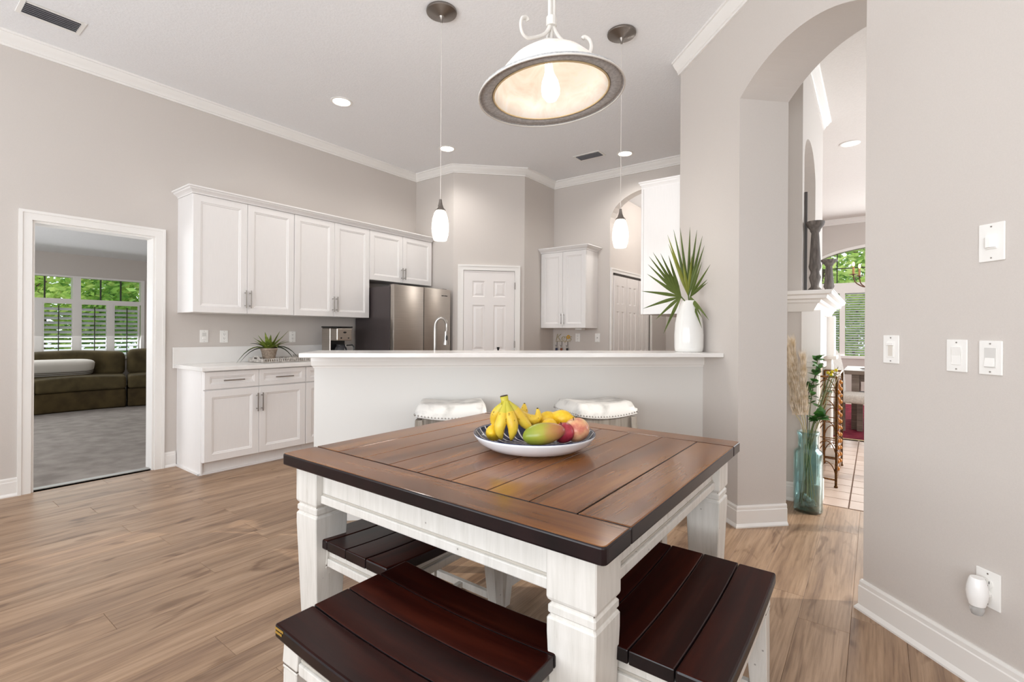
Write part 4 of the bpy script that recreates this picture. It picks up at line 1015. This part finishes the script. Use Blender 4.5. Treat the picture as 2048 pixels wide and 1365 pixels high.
Mb().tube([s0, (s0 + s1) / 2, s1], [.018, .015, .016], 10, flat=.6).build('stem', BANG, bb, smooth='all'); Mb().tube([s1, s1 + (s1 - s0) * .12], [.0165, .014], 10, flat=.6).build('cut_end', BRN, bb)
mg = fruitmat('mango_skin', [(.1, '8d9a34'), (.4, 'a7a83e'), (.65, 'b58a4a'), (.95, 'a85a4a')], 12, .3, (0, -.08, .09))
p = bp_(1088, 868, -.10)
Mb().ball((0, 0, 0), .041, 26, 16, (2.0, 1.0, 1.0), None, lambda v: Vector((v.x, v.y * (1 - .08 * v.x), v.z * (1 - .06 * v.x) + .05 * v.x))).build('mango', mg, smooth='all', loc=p, rot=(0, radians(-6), YAW + radians(4)))
tag(bpy.data.objects['mango'], 'green and blush mango lying at the front of the fruit bowl', 'mango')
def appleshape(v):
    rr = sqrt(v.x ** 2 + v.y ** 2); z = v.z
    return Vector((v.x, v.y, z * .92 - (.16 * max(0, 1 - rr / .55) ** 1.5 if z > 0 else -.10 * max(0, 1 - rr / .45) ** 1.5)))
A1 = fruitmat('apple_blush', [(.28, 'ecd29a'), (.5, 'dfa27c'), (.72, 'bb474a')], 16, .3)
A2 = fruitmat('apple_red', [(.3, '8e1f33'), (.7, 'b93a4a')], 30, .3)
for nm, lab, (px, py, off), r_, mt in (('apple', 'large pale and pink blushed apple at the bowl edge', (1153, 860, -.01), .0515, A1), ('apple', 'deep red apple behind the mango', (1127, 866, -.045), .043, A2)):
    p = bp_(px, py, off); e = empty(nm, lab, 'apple', p); o = Mb().ball((0, 0, 0), r_, 26, 18, (1, 1, 1), None, appleshape).build('flesh', mt, e, smooth='all', rot=(radians(14), radians(-12), 0))
    Mb().tube([(0, 0, r_ * .72), (.003, 0, r_ * 1.02)], .0016, 6).build('stem', BRN, e, rot=(radians(14), radians(-12), 0))
LEM = fruitmat('lemon_skin', [(.3, 'e8b81e'), (.7, 'f0cc34')], 60, .4)
lem = lambda v: Vector((v.x * 1.0, v.y, v.z)) if abs(v.x) < .9 else Vector((v.x + .25 * (abs(v.x) - .9) * (1 if v.x > 0 else -1) / .1 * .5, v.y, v.z))
for lab, (px, py, off), r_, ro in (('yellow lemon at the back of the bowl, closest to the bananas', (1097, 840, .10), .036, 20), ('bright yellow lemon behind the large apple', (1125, 838, .085), .037, -20), ('small lemon showing above the mango', (1099, 853, .02), .032, 60), ('orange-yellow lemon at the rim to the side of the bananas', (988, 866, .0), .033, 80)):
    p = bp_(px, py, off); o = Mb().ball((0, 0, 0), r_, 22, 14, (1.22, 1, .98), None, lem).build('lemon', LEM, smooth='all', loc=p, rot=(0, radians(8), YAW + radians(ro))); tag(o, lab, 'lemon')

# ------------------------------------------------------------------ dome lamp over the table
LR = .250; ld = 1.68; lp = view_point(1102, 190, ld)
e = empty('chandelier', 'large dome pendant lamp with grey mottled rim and white scroll arms over the table', 'lamp', lp)
tilt = Matrix.Rotation(radians(-5.0), 4, Vector((FW.x, FW.y, 0)))
def shade_mats():
    m, nt, b = mk('alabaster_lit'); mp = coords(nt, (1, 1, 1)); n = noise(nt, mp, 7, 5, .6, 1.5); r = ramp(nt, [(.32, lin('eee2d5')), (.62, lin('fffaf3'))]); nt.links.new(n.outputs['Fac'], r.inputs[0])
    nt.links.new(r.outputs[0], b.inputs['Base Color']); nt.links.new(r.outputs[0], b.inputs['Emission Color']); b.inputs['Emission Strength'].default_value = .10; b.inputs['Roughness'].default_value = .3
    m2, nt, b = mk('mottled_rim'); mp = coords(nt, (1, 1, 1)); n = noise(nt, mp, 90, 6, .7); r = ramp(nt, [(.3, lin('98989a')), (.7, lin('cdcdcd'))]); nt.links.new(n.outputs['Fac'], r.inputs[0]); nt.links.new(r.outputs[0], b.inputs['Base Color']); b.inputs['Roughness'].default_value = .5
    return m, m2
ALA, RIM = shade_mats()
o = Mb().lathe([(.05, .152), (.09, .141), (.13, .115), (.165, .078), (.185, .044), (.196, .014), (.200, .006), (.194, .006), (.180, .042), (.16, .074), (.125, .110), (.085, .134), (.05, .144)], 64, close=True, ).build('dome', ALA, e, smooth='all'); o.matrix_local = tilt
o = Mb().lathe([(.198, .010), (.205, .004), (.236, .0), (.240, .004), (.245, .002), (.250, -.004), (.2515, -.001), (.247, .008), (.238, .012), (.206, .016)], 72, close=True).build('rim', RIM, e, smooth='all'); o.matrix_local = tilt
o = Mb().tube([(.198 * cos(t), .198 * sin(t), .006) for t in [2 * pi * j / 48 for j in range(49)]], .0035, 6, False).build('lip_ring', plain('amber_ring', 'd9c193', .3), e, smooth='all'); o.matrix_local = tilt
o = Mb().tube([(.2495 * cos(t), .2495 * sin(t), -.002) for t in [2 * pi * j / 64 for j in range(65)]], .003, 6, False).build('edge_ring', IRON, e, smooth='all'); o.matrix_local = tilt
o = Mb().lathe([(0, .115), (.012, .115), (.014, .085), (.017, .07), (.028, .045), (.032, .02), (.030, .0), (.018, -.018), (0, -.023)], 24).build('bulb', emis('lamp_bulb', 'fff7ea', 5), e, smooth='all'); o.matrix_local = tilt
o = Mb().lathe([(0, .14), (.055, .148), (.05, .165), (.03, .18), (.018, .186), (0, .186)], 28).build('cup', IRON, e, smooth='all'); o.matrix_local = tilt
for k in range(3):
    a = YAW + radians((222, 10, 118)[k]); d = Vector((cos(a), sin(a), 0))
    prof = [(.008, 1.3), (.008, .34), (.008, .25), (.012, .225), (.03, .20), (.055, .180), (.085, .163), (.114, .150), (.136, .156), (.145, .180), (.138, .205), (.120, .214), (.112, .207)]
    Mb().tube(bez([d * r_ + Vector((0, 0, z)) for r_, z in prof], 40), .0075, 8, flat=.7).build('scroll_arm', IRON, e, smooth='all')
Mb().tube([(0, 0, .17), (0, 0, ZC - lp.z - .02)], .0065, 8).build('stem', IRON, e, smooth='all')
Mb().tube([(0, 0, .236), (0, 0, .268)], .0185, 12).build('collar', IRON, e, bevel=.002)
Mb().lathe([(0, 0), (.065, 0), (.065, -.012), (.03, -.03), (0, -.032)], 28, (0, 0, ZC - lp.z)).build('canopy', IRON, e, smooth=True)
light('dome_light', 'POINT', lp + Vector((0, 0, .0)), (0, 0, 0), .28, (1, .9, .76), shadow_soft_size=.04)

# ================================================================== beyond the arch
# mantel wrapping the chimney breast corner
MZ = 1.525
mt = empty('mantel', 'white stepped fireplace mantel wrapping the chimney corner', 'mantel', (CBX, 4.10, 0))
my1 = 1.62
prof = [(0, MZ - .14), (.035, MZ - .14), (.045, MZ - .12), (.065, MZ - .085), (.08, MZ - .075), (.085, MZ - .06), (.12, MZ - .052), (.125, MZ - .03), (.15, MZ - .022), (.155, MZ), (0, MZ)]
Mb().sweep([(-.085, 0), (0.04, 0), (.04, my1)], prof, 1).build('shelf', TRIM, mt)
Mb().box(-.085, .20, -.15, my1, MZ - .001, MZ + .004).build('top_board', TRIM, mt)
for y in (-.03, my1 - .22):
    p = Mb().box(.0, .12, y, y + .22, 1.02, MZ - .13).box(.0, .14, y - .02, y + .24, .985, 1.02).box(.0, .10, y + .01, y + .21, .15, .985).box(.0, .13, y - .01, y + .23, 0, .15).build('pilaster', TRIM, mt, bevel=.004)
    for j in range(3): Mb().box(.10, .106, y + .04 + j * .05, y + .065 + j * .05, .2, .94).build('flute', TRIM, p)
Mb().box(.0, .06, .19, my1 - .22, 1.02, MZ - .13).build('frieze', TRIM, mt)
struct(Mb().box(CBX, CBX + .03, 4.3, 5.5, 0, 1.02).build('wall_firebox', plain('hearth_stone', 'b7a898', .5)))
STICK = speckled('weathered_grey_wood', '5b5450', '7b736d', (20, 20, 4), 3, .7)
def candlestick(label, loc, h, s):
    pr = [(0, 0), (.082, 0), (.084, .012), (.06, .022), (.036, .04), (.034, .055), (.045, .085), (.052, .11), (.040, .135), (.038, .15), (.052, .175), (.055, .19), (.050, .21), (.036, .40), (.033, .43), (.045, .445), (.047, .455), (.075, .485), (.082, .50), (.082, .512), (0, .512)]
    o = Mb().lathe([(r_ * s, z * h / .512) for r_, z in pr], 24).build('candlestick', STICK, smooth=True, loc=loc); return tag(o, label, 'candlestick')
candlestick('tall turned grey wooden candlestick on the mantel', (-.358, 4.20, MZ + .004), .52, .74)
candlestick('shorter turned grey wooden candlestick on the mantel', (-.352, 5.45, MZ + .004), .395, .80)
tag(Mb().box(CBX + .002, CBX + .022, 4.20, 4.212, MZ + .005, 2.28).build('mirror', plain('mirror_frame', '4c4744', .4), bevel=.003), 'thin dark-edged mirror leaning in the chimney niche', 'mirror')

# fireplace screen
BRZ = speckled('aged_bronze', '5b3f26', '8a6238', (30, 30, 30), 3, .4, .5, 0, 0, .4, .6, .8)
AMB = plain('amber_glass', 'b9752a', .15, 0, .5)
e = empty('fireplace_screen', 'folding bronze fireplace screen with amber glass beads', 'fireplace screen', (-.245, 4.67, 0))
def screen_panel(p0, p1, beads):
    p0, p1 = Vector(p0), Vector(p1); d = (p1 - p0); L = d.length; d.normalize(); at = lambda u, z: p0 + d * u + Vector((0, 0, z)); H_ = .88
    pn = Mb().tube([at(0, .0), at(0, H_)], .009, 8).tube([at(L, .0), at(L, H_)], .009, 8).tube([at(0, .06), at(L, .06)], .007, 8).tube([at(0, H_), at(L, H_)], .008, 8).build('panel', BRZ, e)
    Mb().ball(at(0, .006), .014, 8, 6).build('foot', BRZ, pn); Mb().ball(at(L, .006), .014, 8, 6).build('foot', BRZ, pn)
    mb = Mb()
    for r_ in range(5):
        z0_ = .06 + r_ * .165
        mb.tube([at(L / 2 + L / 2 * cos(t), z0_ + .14 * sin(t)) for t in [pi * j / 10 for j in range(11)]], .004, 6)
        mb.tube([at(0, z0_ + .02 + .14 * 0), at(L * .5, z0_ + .14)], .0035, 6); mb.tube([at(0, z0_), at(L, z0_)], .004, 6)
    mb.build('scrollwork', BRZ, pn)
    if beads:
        for k in range(26):
            z = .10 + (k % 13) * .058; u = L * (.3 if k < 13 else .7); Mb().ball(at(u, z), .016, 8, 6, (1, 1, 1.2)).build('bead', AMB, pn, smooth='all')
screen_panel((-.14, -.0, 0), (0, -.02, 0), False); screen_panel((0, -.02, 0), (.0, .80, 0), True); screen_panel((0, .80, 0), (-.14, .82, 0), False)

# glass floor vase with dried grass and branches
GV = Vector((-.368, 3.93, 0))
e = empty('floor_vase', 'tall blue-green glass jar vase on the floor beside the pier', 'vase', GV)
def glassy(name, col, tr=1):
    m = bpy.data.materials.new(name); m.use_nodes = True; nt = m.node_tree; nt.nodes.clear(); MATS[name] = m
    o = nt.nodes.new('ShaderNodeOutputMaterial'); t_ = nt.nodes.new('ShaderNodeBsdfTransparent'); t_.inputs[0].default_value = (*lin(col), 1); g_ = nt.nodes.new('ShaderNodeBsdfGlossy'); g_.inputs['Roughness'].default_value = .05; g_.inputs[0].default_value = (.85, .95, .95, 1)
    lw_ = nt.nodes.new('ShaderNodeLayerWeight'); lw_.inputs[0].default_value = .28; mx = nt.nodes.new('ShaderNodeMixShader'); nt.links.new(lw_.outputs['Facing'], mx.inputs[0]); nt.links.new(t_.outputs[0], mx.inputs[1]); nt.links.new(g_.outputs[0], mx.inputs[2]); nt.links.new(mx.outputs[0], o.inputs[0]); return m
def glassy_solid(name, col, tr=1):
    m, nt, b = mk(name); b.inputs['Base Color'].default_value = (*lin(col), 1); b.inputs['Roughness'].default_value = .04; b.inputs['Transmission Weight'].default_value = tr; b.inputs['IOR'].default_value = 1.35; return m
Mb().lathe([(0, .0), (.082, .0), (.088, .01), (.088, .40), (.084, .415), (.066, .43), (.062, .44), (.062, .52), (.068, .53), (.068, .548), (.060, .548), (.057, .44), (.060, .425), (.078, .408), (.081, .4), (.081, .018), (0, .016)], 40).build('jar', glassy('aqua_glass', 'e6f3f3'), e, smooth='all')
ST = speckled('pebble', '9aa6a2', 'c7ccc6', (20, 20, 20), 2, .5, rnd=True)
for k in range(16):
    a = R.uniform(0, 6.28); rr = R.uniform(0, .045); z = .032 + R.uniform(0, .07)
    o = Mb().ball((0, 0, 0), R.uniform(.016, .024), 10, 7, (1.2, .9, .7)).build('pebble', ST, smooth='all', loc=GV + Vector((rr * cos(a), rr * sin(a), z)), rot=(R.uniform(-.5, .5), R.uniform(-.5, .5), R.uniform(0, 3)))
    tag(o, 'smooth grey pebble at the bottom of the glass floor vase', 'pebble', 'pebbles in the glass floor vase')
PAMP = speckled('pampas_plume', 'c9b596', 'e8dccb', (1, 1, 1), 30, .9, .1); STEM = plain('dry_stem', 'b7ab84', .7); GST = plain('green_stem', '5d6a3a', .6)
gd = GV.x * FW.x + GV.y * FW.y
def gp(px, py, off=0): return view_point(px, py, gd + off) - GV
for k, (lab, tip, mid, off) in enumerate((('pale pampas plume leaning furthest toward the pier', (1576, 700), (1592, 830), .05), ('tall pampas plume in the middle of the dried bunch', (1584, 690), (1602, 825), .0), ('tan pampas plume closest to the green branches', (1606, 724), (1608, 830), -.03))):
    g = empty('pampas_grass', lab, 'dried grass', GV); foot = Vector((R.uniform(-.03, .03), R.uniform(-.03, .03), .06)); nk = gp(1607 + k * 3, 868, off * .3); m_ = gp(*mid, off); t_ = gp(*tip, off)
    Mb().tube(bez([foot, nk, m_], 10), .0035, 6).build('stem', STEM, g)
    mb = Mb(); ax = bez([m_, m_ + (t_ - m_) * .5, t_], 14)
    for i in range(900):
        t = R.random() ** .8; c = ax[min(13, int(t * 13))]; d = (t_ - m_).normalized() + Vector((R.uniform(-.3, .3), R.uniform(-.3, .3), R.uniform(-.05, .1))); L = R.uniform(.06, .11); s_ = d.cross(Vector((R.uniform(-1, 1), R.uniform(-1, 1), .3))).normalized() * .0022
        c = c + Vector((R.uniform(-1, 1), R.uniform(-1, 1), 0)) * .02 * (1.2 - t); mb.add([c - s_, c + s_, c + d * L], [(0, 1, 2)])
    o = mb.build('plume', PAMP, g); o['kind'] = 'stuff'
SPR = leafmat('branch_leaf', '2c5224', '4f8a3c', .4, 0, 30); TWIG = plain('twig', '3a3226', .8); YEL = plain('yellow_berry', 'd6c122', .4)
lshape = [(0, 0), (.28, .30), (.6, .34), (1, 0), (.6, -.34), (.28, -.30)]
def leafblade(mb, p, d, L):
    d = Vector(d).normalized(); s_ = d.cross(Vector((R.uniform(-.4, .4), R.uniform(-.4, .4), 1))).normalized(); n_ = s_.cross(d)
    mb.add([p + d * (L * u) + s_ * (L * v) + n_ * (L * .12 * (abs(v) * 2)) for u, v in lshape], [(0, 1, 2, 3), (0, 3, 4, 5)])
for k, (lab, pts, nl) in enumerate((('leafy green branch reaching highest out of the floor vase', [(1618, 868, 0), (1622, 800, .02), (1632, 740, .03), (1636, 715, .04)], 34), ('twisting leafy branch in front of the fireplace screen', [(1614, 868, 0), (1617, 790, -.02), (1628, 760, -.03), (1640, 735, -.02)], 32), ('low bushy sprig with broad green leaves at the jar mouth', [(1622, 868, 0), (1632, 845, -.02), (1642, 836, -.03)], 24), ('thin branch carrying yellow berries', [(1624, 866, 0), (1640, 810, .0), (1655, 765, .02), (1662, 742, .02)], 5))):
    g = empty('branch', lab, 'branch', GV); P3 = [gp(x, y, o_) for x, y, o_ in pts]; foot = Vector((R.uniform(-.04, .04), R.uniform(-.04, .04), .05)); ax = bez([foot] + P3, 18)
    Mb().tube(ax, .0028, 6).build('stem', GST if k != 1 else TWIG, g)
    for i in range(nl):
        p = ax[R.randint(8 if k != 2 else 12, 17)]; dd = (R.uniform(-1, 1), R.uniform(-1, 1), R.uniform(-.2, .7)); mb = Mb(); leafblade(mb, p, dd, R.uniform(.035, .06) * (1.5 if k == 2 else 1)); mb.build('leaf', SPR, g, smooth='all')
    if k == 3:
        for q_ in ((1664, 744), (1672, 741), (1656, 746), (1662, 750)): Mb().ball(gp(*q_, .02), .0115, 8, 6).build('berry', YEL, g, smooth='all')
for k in range(9):
    g = tag(Mb().tube([GV + Vector((R.uniform(-.05, .05), R.uniform(-.05, .05), .05)), GV + Vector((R.uniform(-.02, .02), R.uniform(-.02, .02), .45)), GV + gp(1648 + k * 4, 770 - k * 4 + R.uniform(-8, 8), .02)], .0022, 6).build('reed', GST if k % 2 else STEM), 'thin dried reed stalk standing in the glass floor vase', 'reed', 'reeds in the glass floor vase')

# dining set
RUG = speckled('red_rug', '5d1b2c', '8e2f3f', (3, 9, 3), 3, .95, .1, .2, .004, .4, .6)
o = Mb().box(-.95, 2.2, 6.92, 10.3, .0005, .010).build('rug', RUG); tag(o, 'deep red patterned rug under the dining table', 'rug'); Mb().box(-.95, 2.2, 6.88, 6.92, .0005, .006).build('fringe', plain('fringe', 'cbb58e', .9), o)
GRW = wood('dining_grey_wood', '6d5f55', '857568', '9c8d80', 0, .5, 0, .4, 1, .05, False, .05)
e = empty('dining_table', 'grey wooden dining table end seen past the wall edge', 'table', (.62, 8.06, 0))
Mb().box(-.95, 1.1, -.55, .55, .715, .765).build('top', GRW, e, bevel=.006); Mb().box(-.85, 1.0, -.42, -.38, .62, .715).build('apron', GRW, e)
for sy in (-1, 1): Mb().box(-.86, -.78, sy * .44 - .04, sy * .44 + .04, .08, .715).build('leg', GRW, e)
Mb().box(-.86, -.78, -.48, .48, 0.012, .08).build('foot_rail', GRW, e); Mb().box(.9, .98, -.48, .48, 0.012, .715).build('leg', GRW, e)
o = Mb().ball((0, 0, 0), .02, 12, 6, (7, 3.5, .6)).build('centerpiece', speckled('driftwood', '4a4038', '7a6d60', (30, 30, 30), 2, .8)); o.location = (-.02, 7.78, .781); tag(o, 'dark driftwood centrepiece on the dining table', 'centrepiece')
LIN = speckled('linen', 'b8b0a8', 'cbc3ba', (1, 1, 1), 60, .9, .1)
def dchair(label, x, y, rz):
    e = empty('dining_chair', label, 'chair', (x, y, .010), rz)
    Mb().box(-.24, .24, -.24, .22, .40, .50).build('seat', LIN, e, bevel=.03, seg=3, smooth=True)
    mb = Mb(); n = 10; vs = []; fs = []
    for i in range(n + 1):
        t = i / n; z = .48 + .60 * t; yb = .20 + .10 * t * t + (.05 * max(0, t - .8) * 5 if t > .8 else 0); 
        for xs_ in (-.24, .24): vs += [(xs_ * (1 - .04 * t), yb - .035, z), (xs_ * (1 - .04 * t), yb + .035, z)]
    for i in range(n):
        a = 4 * i; fs += [(a, a + 2, a + 6, a + 4), (a + 1, a + 5, a + 7, a + 3), (a, a + 4, a + 5, a + 1), (a + 2, a + 3, a + 7, a + 6)]
    fs += [(0, 1, 3, 2), (4 * n, 4 * n + 2, 4 * n + 3, 4 * n + 1)]; mb.add(vs, fs); mb.build('backrest', LIN, e, smooth=True, bevel=.015)
    for sx in (-1, 1):
        for sy in (-1, 1): Mb().box(sx * .2 - .022, sx * .2 + .022, sy * .19 - .022, sy * .19 + .022, 0, .42).build('leg', GRW, e)
dchair('light upholstered dining chair with a tall curved back at the table end', -.17, 7.19, radians(80))
e = empty('dining_bench', 'grey upholstered bench tucked under the dining table', 'bench', (.3, 7.62, .010)); Mb().box(-.5, .6, -.15, .15, .38, .48).build('seat', plain('grey_fabric', '8d8a89', .9), e, bevel=.02); 
for sx in (-.45, .55): Mb().box(sx - .03, sx + .03, -.13, .13, 0, .38).build('leg', GRW, e)
# chandelier
e = empty('candle_chandelier', 'small wrought chandelier with flame bulbs over the dining table', 'chandelier', (.02, 8.0, 1.95)); BRC = plain('rusty_bronze', '6e4d38', .5, .5); FB = emis('flame_bulb', 'ffcf8a', 4); CAN = plain('candle_sleeve', 'b98a5c', .6)
Mb().tube([(0, 0, -.05), (0, 0, ZC - 1.95)], .008, 8).build('stem', BRC, e); Mb().lathe([(0, -.12), (.02, -.1), (.035, -.04), (.02, .02), (.015, .2), (0, .2)], 14).build('hub', BRC, e, smooth=True)
for k in range(6):
    a = 2 * pi * k / 6 + .3; d = Vector((cos(a), sin(a), 0)); P3 = [d * .02 + Vector((0, 0, -.03)), d * .12 + Vector((0, 0, -.10)), d * .24 + Vector((0, 0, -.04)), d * .27 + Vector((0, 0, .06))]
    ar_ = Mb().tube(bez(P3, 12), .007, 6).build('arm', BRC, e, smooth='all'); c = P3[-1]
    Mb().lathe([(0, 0), (.05, .012), (.05, .016), (0, .012)], 14, c).build('drip_pan', BRC, ar_); Mb().tube([c + Vector((0, 0, .01)), c + Vector((0, 0, .11))], .013, 8).build('candle', CAN, ar_); Mb().ball(c + Vector((0, 0, .15)), .016, 8, 6, (1, 1, 2)).build('bulb', FB, ar_, smooth='all')

# ================================================================== den: sectional sofa and cushion
OLIVE = speckled('olive_velvet', '3d3523', '584d33', (1, 1, 1), 5, .85, .2, .1, .01, .3, .7)
OLIVD = speckled('olive_velvet_base', '3a3020', '4d4129', (1, 1, 1), 6, .9, .15)
sf = empty('sectional_sofa', 'curved olive brown sectional sofa below the den window', 'sofa', (-9.55, 2.1, 0))
SC_ = Vector((-7.05, 1.95, 0)); RO = 2.45   # the front edge follows a wide arc
def arcpt(t, r_): return Vector((SC_.x - r_ * cos(t), SC_.y + r_ * sin(t), 0)) - Vector((-9.55, 2.1, 0))
def arcslab(name, t0, t1, r0, r1, z0, z1, mt_, parent, puff=0, n=10, bev=.04):
    mb = Mb(); vs = []; fs = []
    for i in range(n + 1):
        t = t0 + (t1 - t0) * i / n
        for r_, z in ((r0, z0), (r1, z0), (r1, z1), (r0, z1)): p = arcpt(t, r_); vs.append((p.x, p.y, z + (puff * sin(pi * i / n) if z == z1 else 0)))
    for i in range(n):
        for k in range(4): fs.append((4 * i + k, 4 * i + (k + 1) % 4, 4 * i + 4 + (k + 1) % 4, 4 * i + 4 + k))
    fs += [(3, 2, 1, 0), tuple(range(4 * n, 4 * n + 4))]; mb.add(vs, fs); return mb.build(name, mt_, parent, smooth=True, bevel=bev, seg=3, ang=50)
cuts = [-.62, -.20, .235, .60]
for i in range(3):
    a, b = cuts[i] + .004, cuts[i + 1] - .004
    arcslab('base', a, b, RO, RO + .86, .01, .30, OLIVD, sf, 0, 10, .03)
    arcslab('seat_cushion', a, b, RO - .03, RO + .62, .30, .50, OLIVE, sf, .02)
    arcslab('back_cushion', a, b, RO + .52, RO + .86, .48, .86 + (.03 if i == 2 else 0), OLIVE, sf, .03, 10, .08)
def stripes():
    m, nt, b = mk('striped_linen'); t = nt.nodes.new('ShaderNodeTexCoord'); sx = nt.nodes.new('ShaderNodeSeparateXYZ'); nt.links.new(t.outputs['Object'], sx.inputs[0])
    mu = nt.nodes.new('ShaderNodeMath'); mu.operation = 'MULTIPLY'; mu.inputs[1].default_value = 210; nt.links.new(sx.outputs[2], mu.inputs[0]); si = nt.nodes.new('ShaderNodeMath'); si.operation = 'SINE'; nt.links.new(mu.outputs[0], si.inputs[0])
    r = ramp(nt, [(.35, lin('6f685c')), (.6, lin('d9d4cb'))]); nt.links.new(si.outputs[0], r.inputs[0])
    r2 = ramp(nt, [(.44, (1, 1, 1)), (.45, (0, 0, 0))]); r2.color_ramp.interpolation = 'CONSTANT'
    mr = nt.nodes.new('ShaderNodeMapRange'); mr.inputs[1].default_value = -.15; mr.inputs[2].default_value = .15; nt.links.new(sx.outputs[2], mr.inputs[0]); nt.links.new(mr.outputs[0], r2.inputs[0])
    c = mixc(nt, r2.outputs[0], lin('d9d4cb'), r.outputs[0]); nt.links.new(c, b.inputs['Base Color']); b.inputs['Roughness'].default_value = .9; return m
cu = Mb().ball((0, 0, 0), 1, 28, 16, (.07, .62, .15), None, lambda v: Vector((v.x, v.y, v.z))).build('lumbar_cushion', stripes(), smooth='all')
for v in cu.data.vertices:      # pull the ellipsoid into a flat rectangular pillow
    x, y, z = v.co.x / .07, v.co.y / .62, v.co.z / .15
    f = lambda a: math.copysign(abs(a) ** .3, a)
    v.co = (x * .07, f(y) * .60, f(z) * .145)
cu.location = (-9.93, 1.63, .63); cu.rotation_euler = (0, radians(30), 0); tag(cu, 'long cream lumbar cushion with thin grey stripes on the sofa', 'cushion')

# ================================================================== trees outside
LEAF = [None] * 3
for i, (a, b) in enumerate((('7aa83e', 'dcec90'), ('4f8440', 'b9dc74'), ('96bc4c', 'f0f4a8'))):
    m, nt, bs_ = mk('tree_leaf_%d' % i); mp = coords(nt, (1, 1, 1)); n = noise(nt, mp, 3, 3); r = ramp(nt, [(.3, lin(a)), (.7, lin(b))]); nt.links.new(n.outputs['Fac'], r.inputs[0]); nt.links.new(r.outputs[0], bs_.inputs['Base Color']); bs_.inputs['Roughness'].default_value = .5
    tl = nt.nodes.new('ShaderNodeBsdfTranslucent'); nt.links.new(r.outputs[0], tl.inputs[0]); mx = nt.nodes.new('ShaderNodeMixShader'); mx.inputs[0].default_value = .5; nt.links.new(bs_.outputs[0], mx.inputs[1]); nt.links.new(tl.outputs[0], mx.inputs[2]); nt.links.new(mx.outputs[0], nt.nodes['Material Output'].inputs[0]); LEAF[i] = m
BARK = speckled('bark', '4a3c30', '6e5c4a', (6, 6, 1), 3, .9)
def tree(label, x, y, h, rc, k, n=5000, low=.2):
    e = empty('tree', label, 'tree', (x, y, -.35), 0, 'garden trees'); Mb().tube([(0, 0, 0), (.1, .05, h * .4), (0, .1, h * .8)], [.13, .10, .04], 8).build('trunk', BARK, e)
    mb = Mb(); cl = [(R.uniform(-1, 1) * rc, R.uniform(-1, 1) * rc, h * R.uniform(low, 1), R.uniform(.35, .6) * rc) for _ in range(22)]
    for i in range(n):
        c = cl[R.randrange(len(cl))]; v = Vector((R.gauss(0, 1), R.gauss(0, 1), R.gauss(0, 1))).normalized() * c[3] * R.uniform(.6, 1.05); p = Vector(c[:3]) + v; s_ = R.uniform(.07, .14)
        a = Vector((R.uniform(-1, 1), R.uniform(-1, 1), R.uniform(-.5, .5))).normalized() * s_; b = a.orthogonal().normalized() * s_ * .5; mb.add([p - a, p + b, p + a, p - b], [(0, 1, 2, 3)])
    o = mb.build('foliage', LEAF[k]); o.parent = e; o['kind'] = 'stuff'
def shrub(label, x, y, h, rc, k):
    e = empty('shrub', label, 'shrub', (x, y, -.35), 0, 'garden shrubs'); Mb().tube([(0, 0, 0), (.03, .02, h * .5)], [.06, .02], 8).build('stem', BARK, e)
    mb = Mb()
    for i in range(1700):
        v = Vector((R.gauss(0, 1), R.gauss(0, 1), R.gauss(0, 1))).normalized() * R.uniform(.75, 1.05); p = Vector((v.x * rc, v.y * rc, h * .52 + v.z * h * .5)); s_ = R.uniform(.05, .10)
        a = Vector((R.uniform(-1, 1), R.uniform(-1, 1), R.uniform(-.5, .5))).normalized() * s_; b = a.orthogonal().normalized() * s_ * .5; mb.add([p - a, p + b, p + a, p - b], [(0, 1, 2, 3)])
    o = mb.build('foliage', LEAF[k]); o.parent = e; o['kind'] = 'stuff'
for i, (yy, k) in enumerate(((-.6, 1), (1.7, 0), (4.0, 1), (6.2, 2))): shrub(('rounded shrub at the outer edge of the den window', 'rounded shrub below the middle of the den window', 'rounded shrub below the inner part of the den window', 'rounded pale shrub farthest along the den garden')[i], -13.2, yy, 2.9, 1.35, k)
for i, (xx, k) in enumerate(((-1.6, 1), (.4, 0), (2.4, 1))): shrub(('rounded shrub outside the dining window behind the mantel', 'rounded shrub outside the dining window behind the table', 'rounded shrub outside the dining window toward the wall edge')[i], xx, 13.6, 2.6, 1.15, k)
tree('leafy tree outside the den window, beside its outer edge', -14.5, -.6, 5.2, 1.7, 0)
tree('bright green tree outside the middle of the den window', -15.2, 2.4, 5.6, 1.9, 2)
tree('dark leafy tree outside the den window toward the doorway post', -14.2, 4.6, 4.6, 1.6, 1)
tree('tree far behind the den garden', -18, 1.2, 7, 2.6, 1, 5500)
tree('tree far behind the den garden, beyond the window edge', -18, 6.2, 7, 2.6, 0, 5500)
tree('bright garden tree outside the dining window behind the candlestick', -1.2, 15.0, 6.0, 1.9, 2)
tree('dark garden tree outside the dining window behind the chandelier', .9, 15.8, 6.0, 2.0, 1)
tree('garden tree farther back outside the dining window', -.6, 19.5, 8, 3.0, 0, 5500)
tree('garden tree farther back outside the dining window toward the wall edge', 3.2, 18.5, 8, 3.0, 0, 5500)
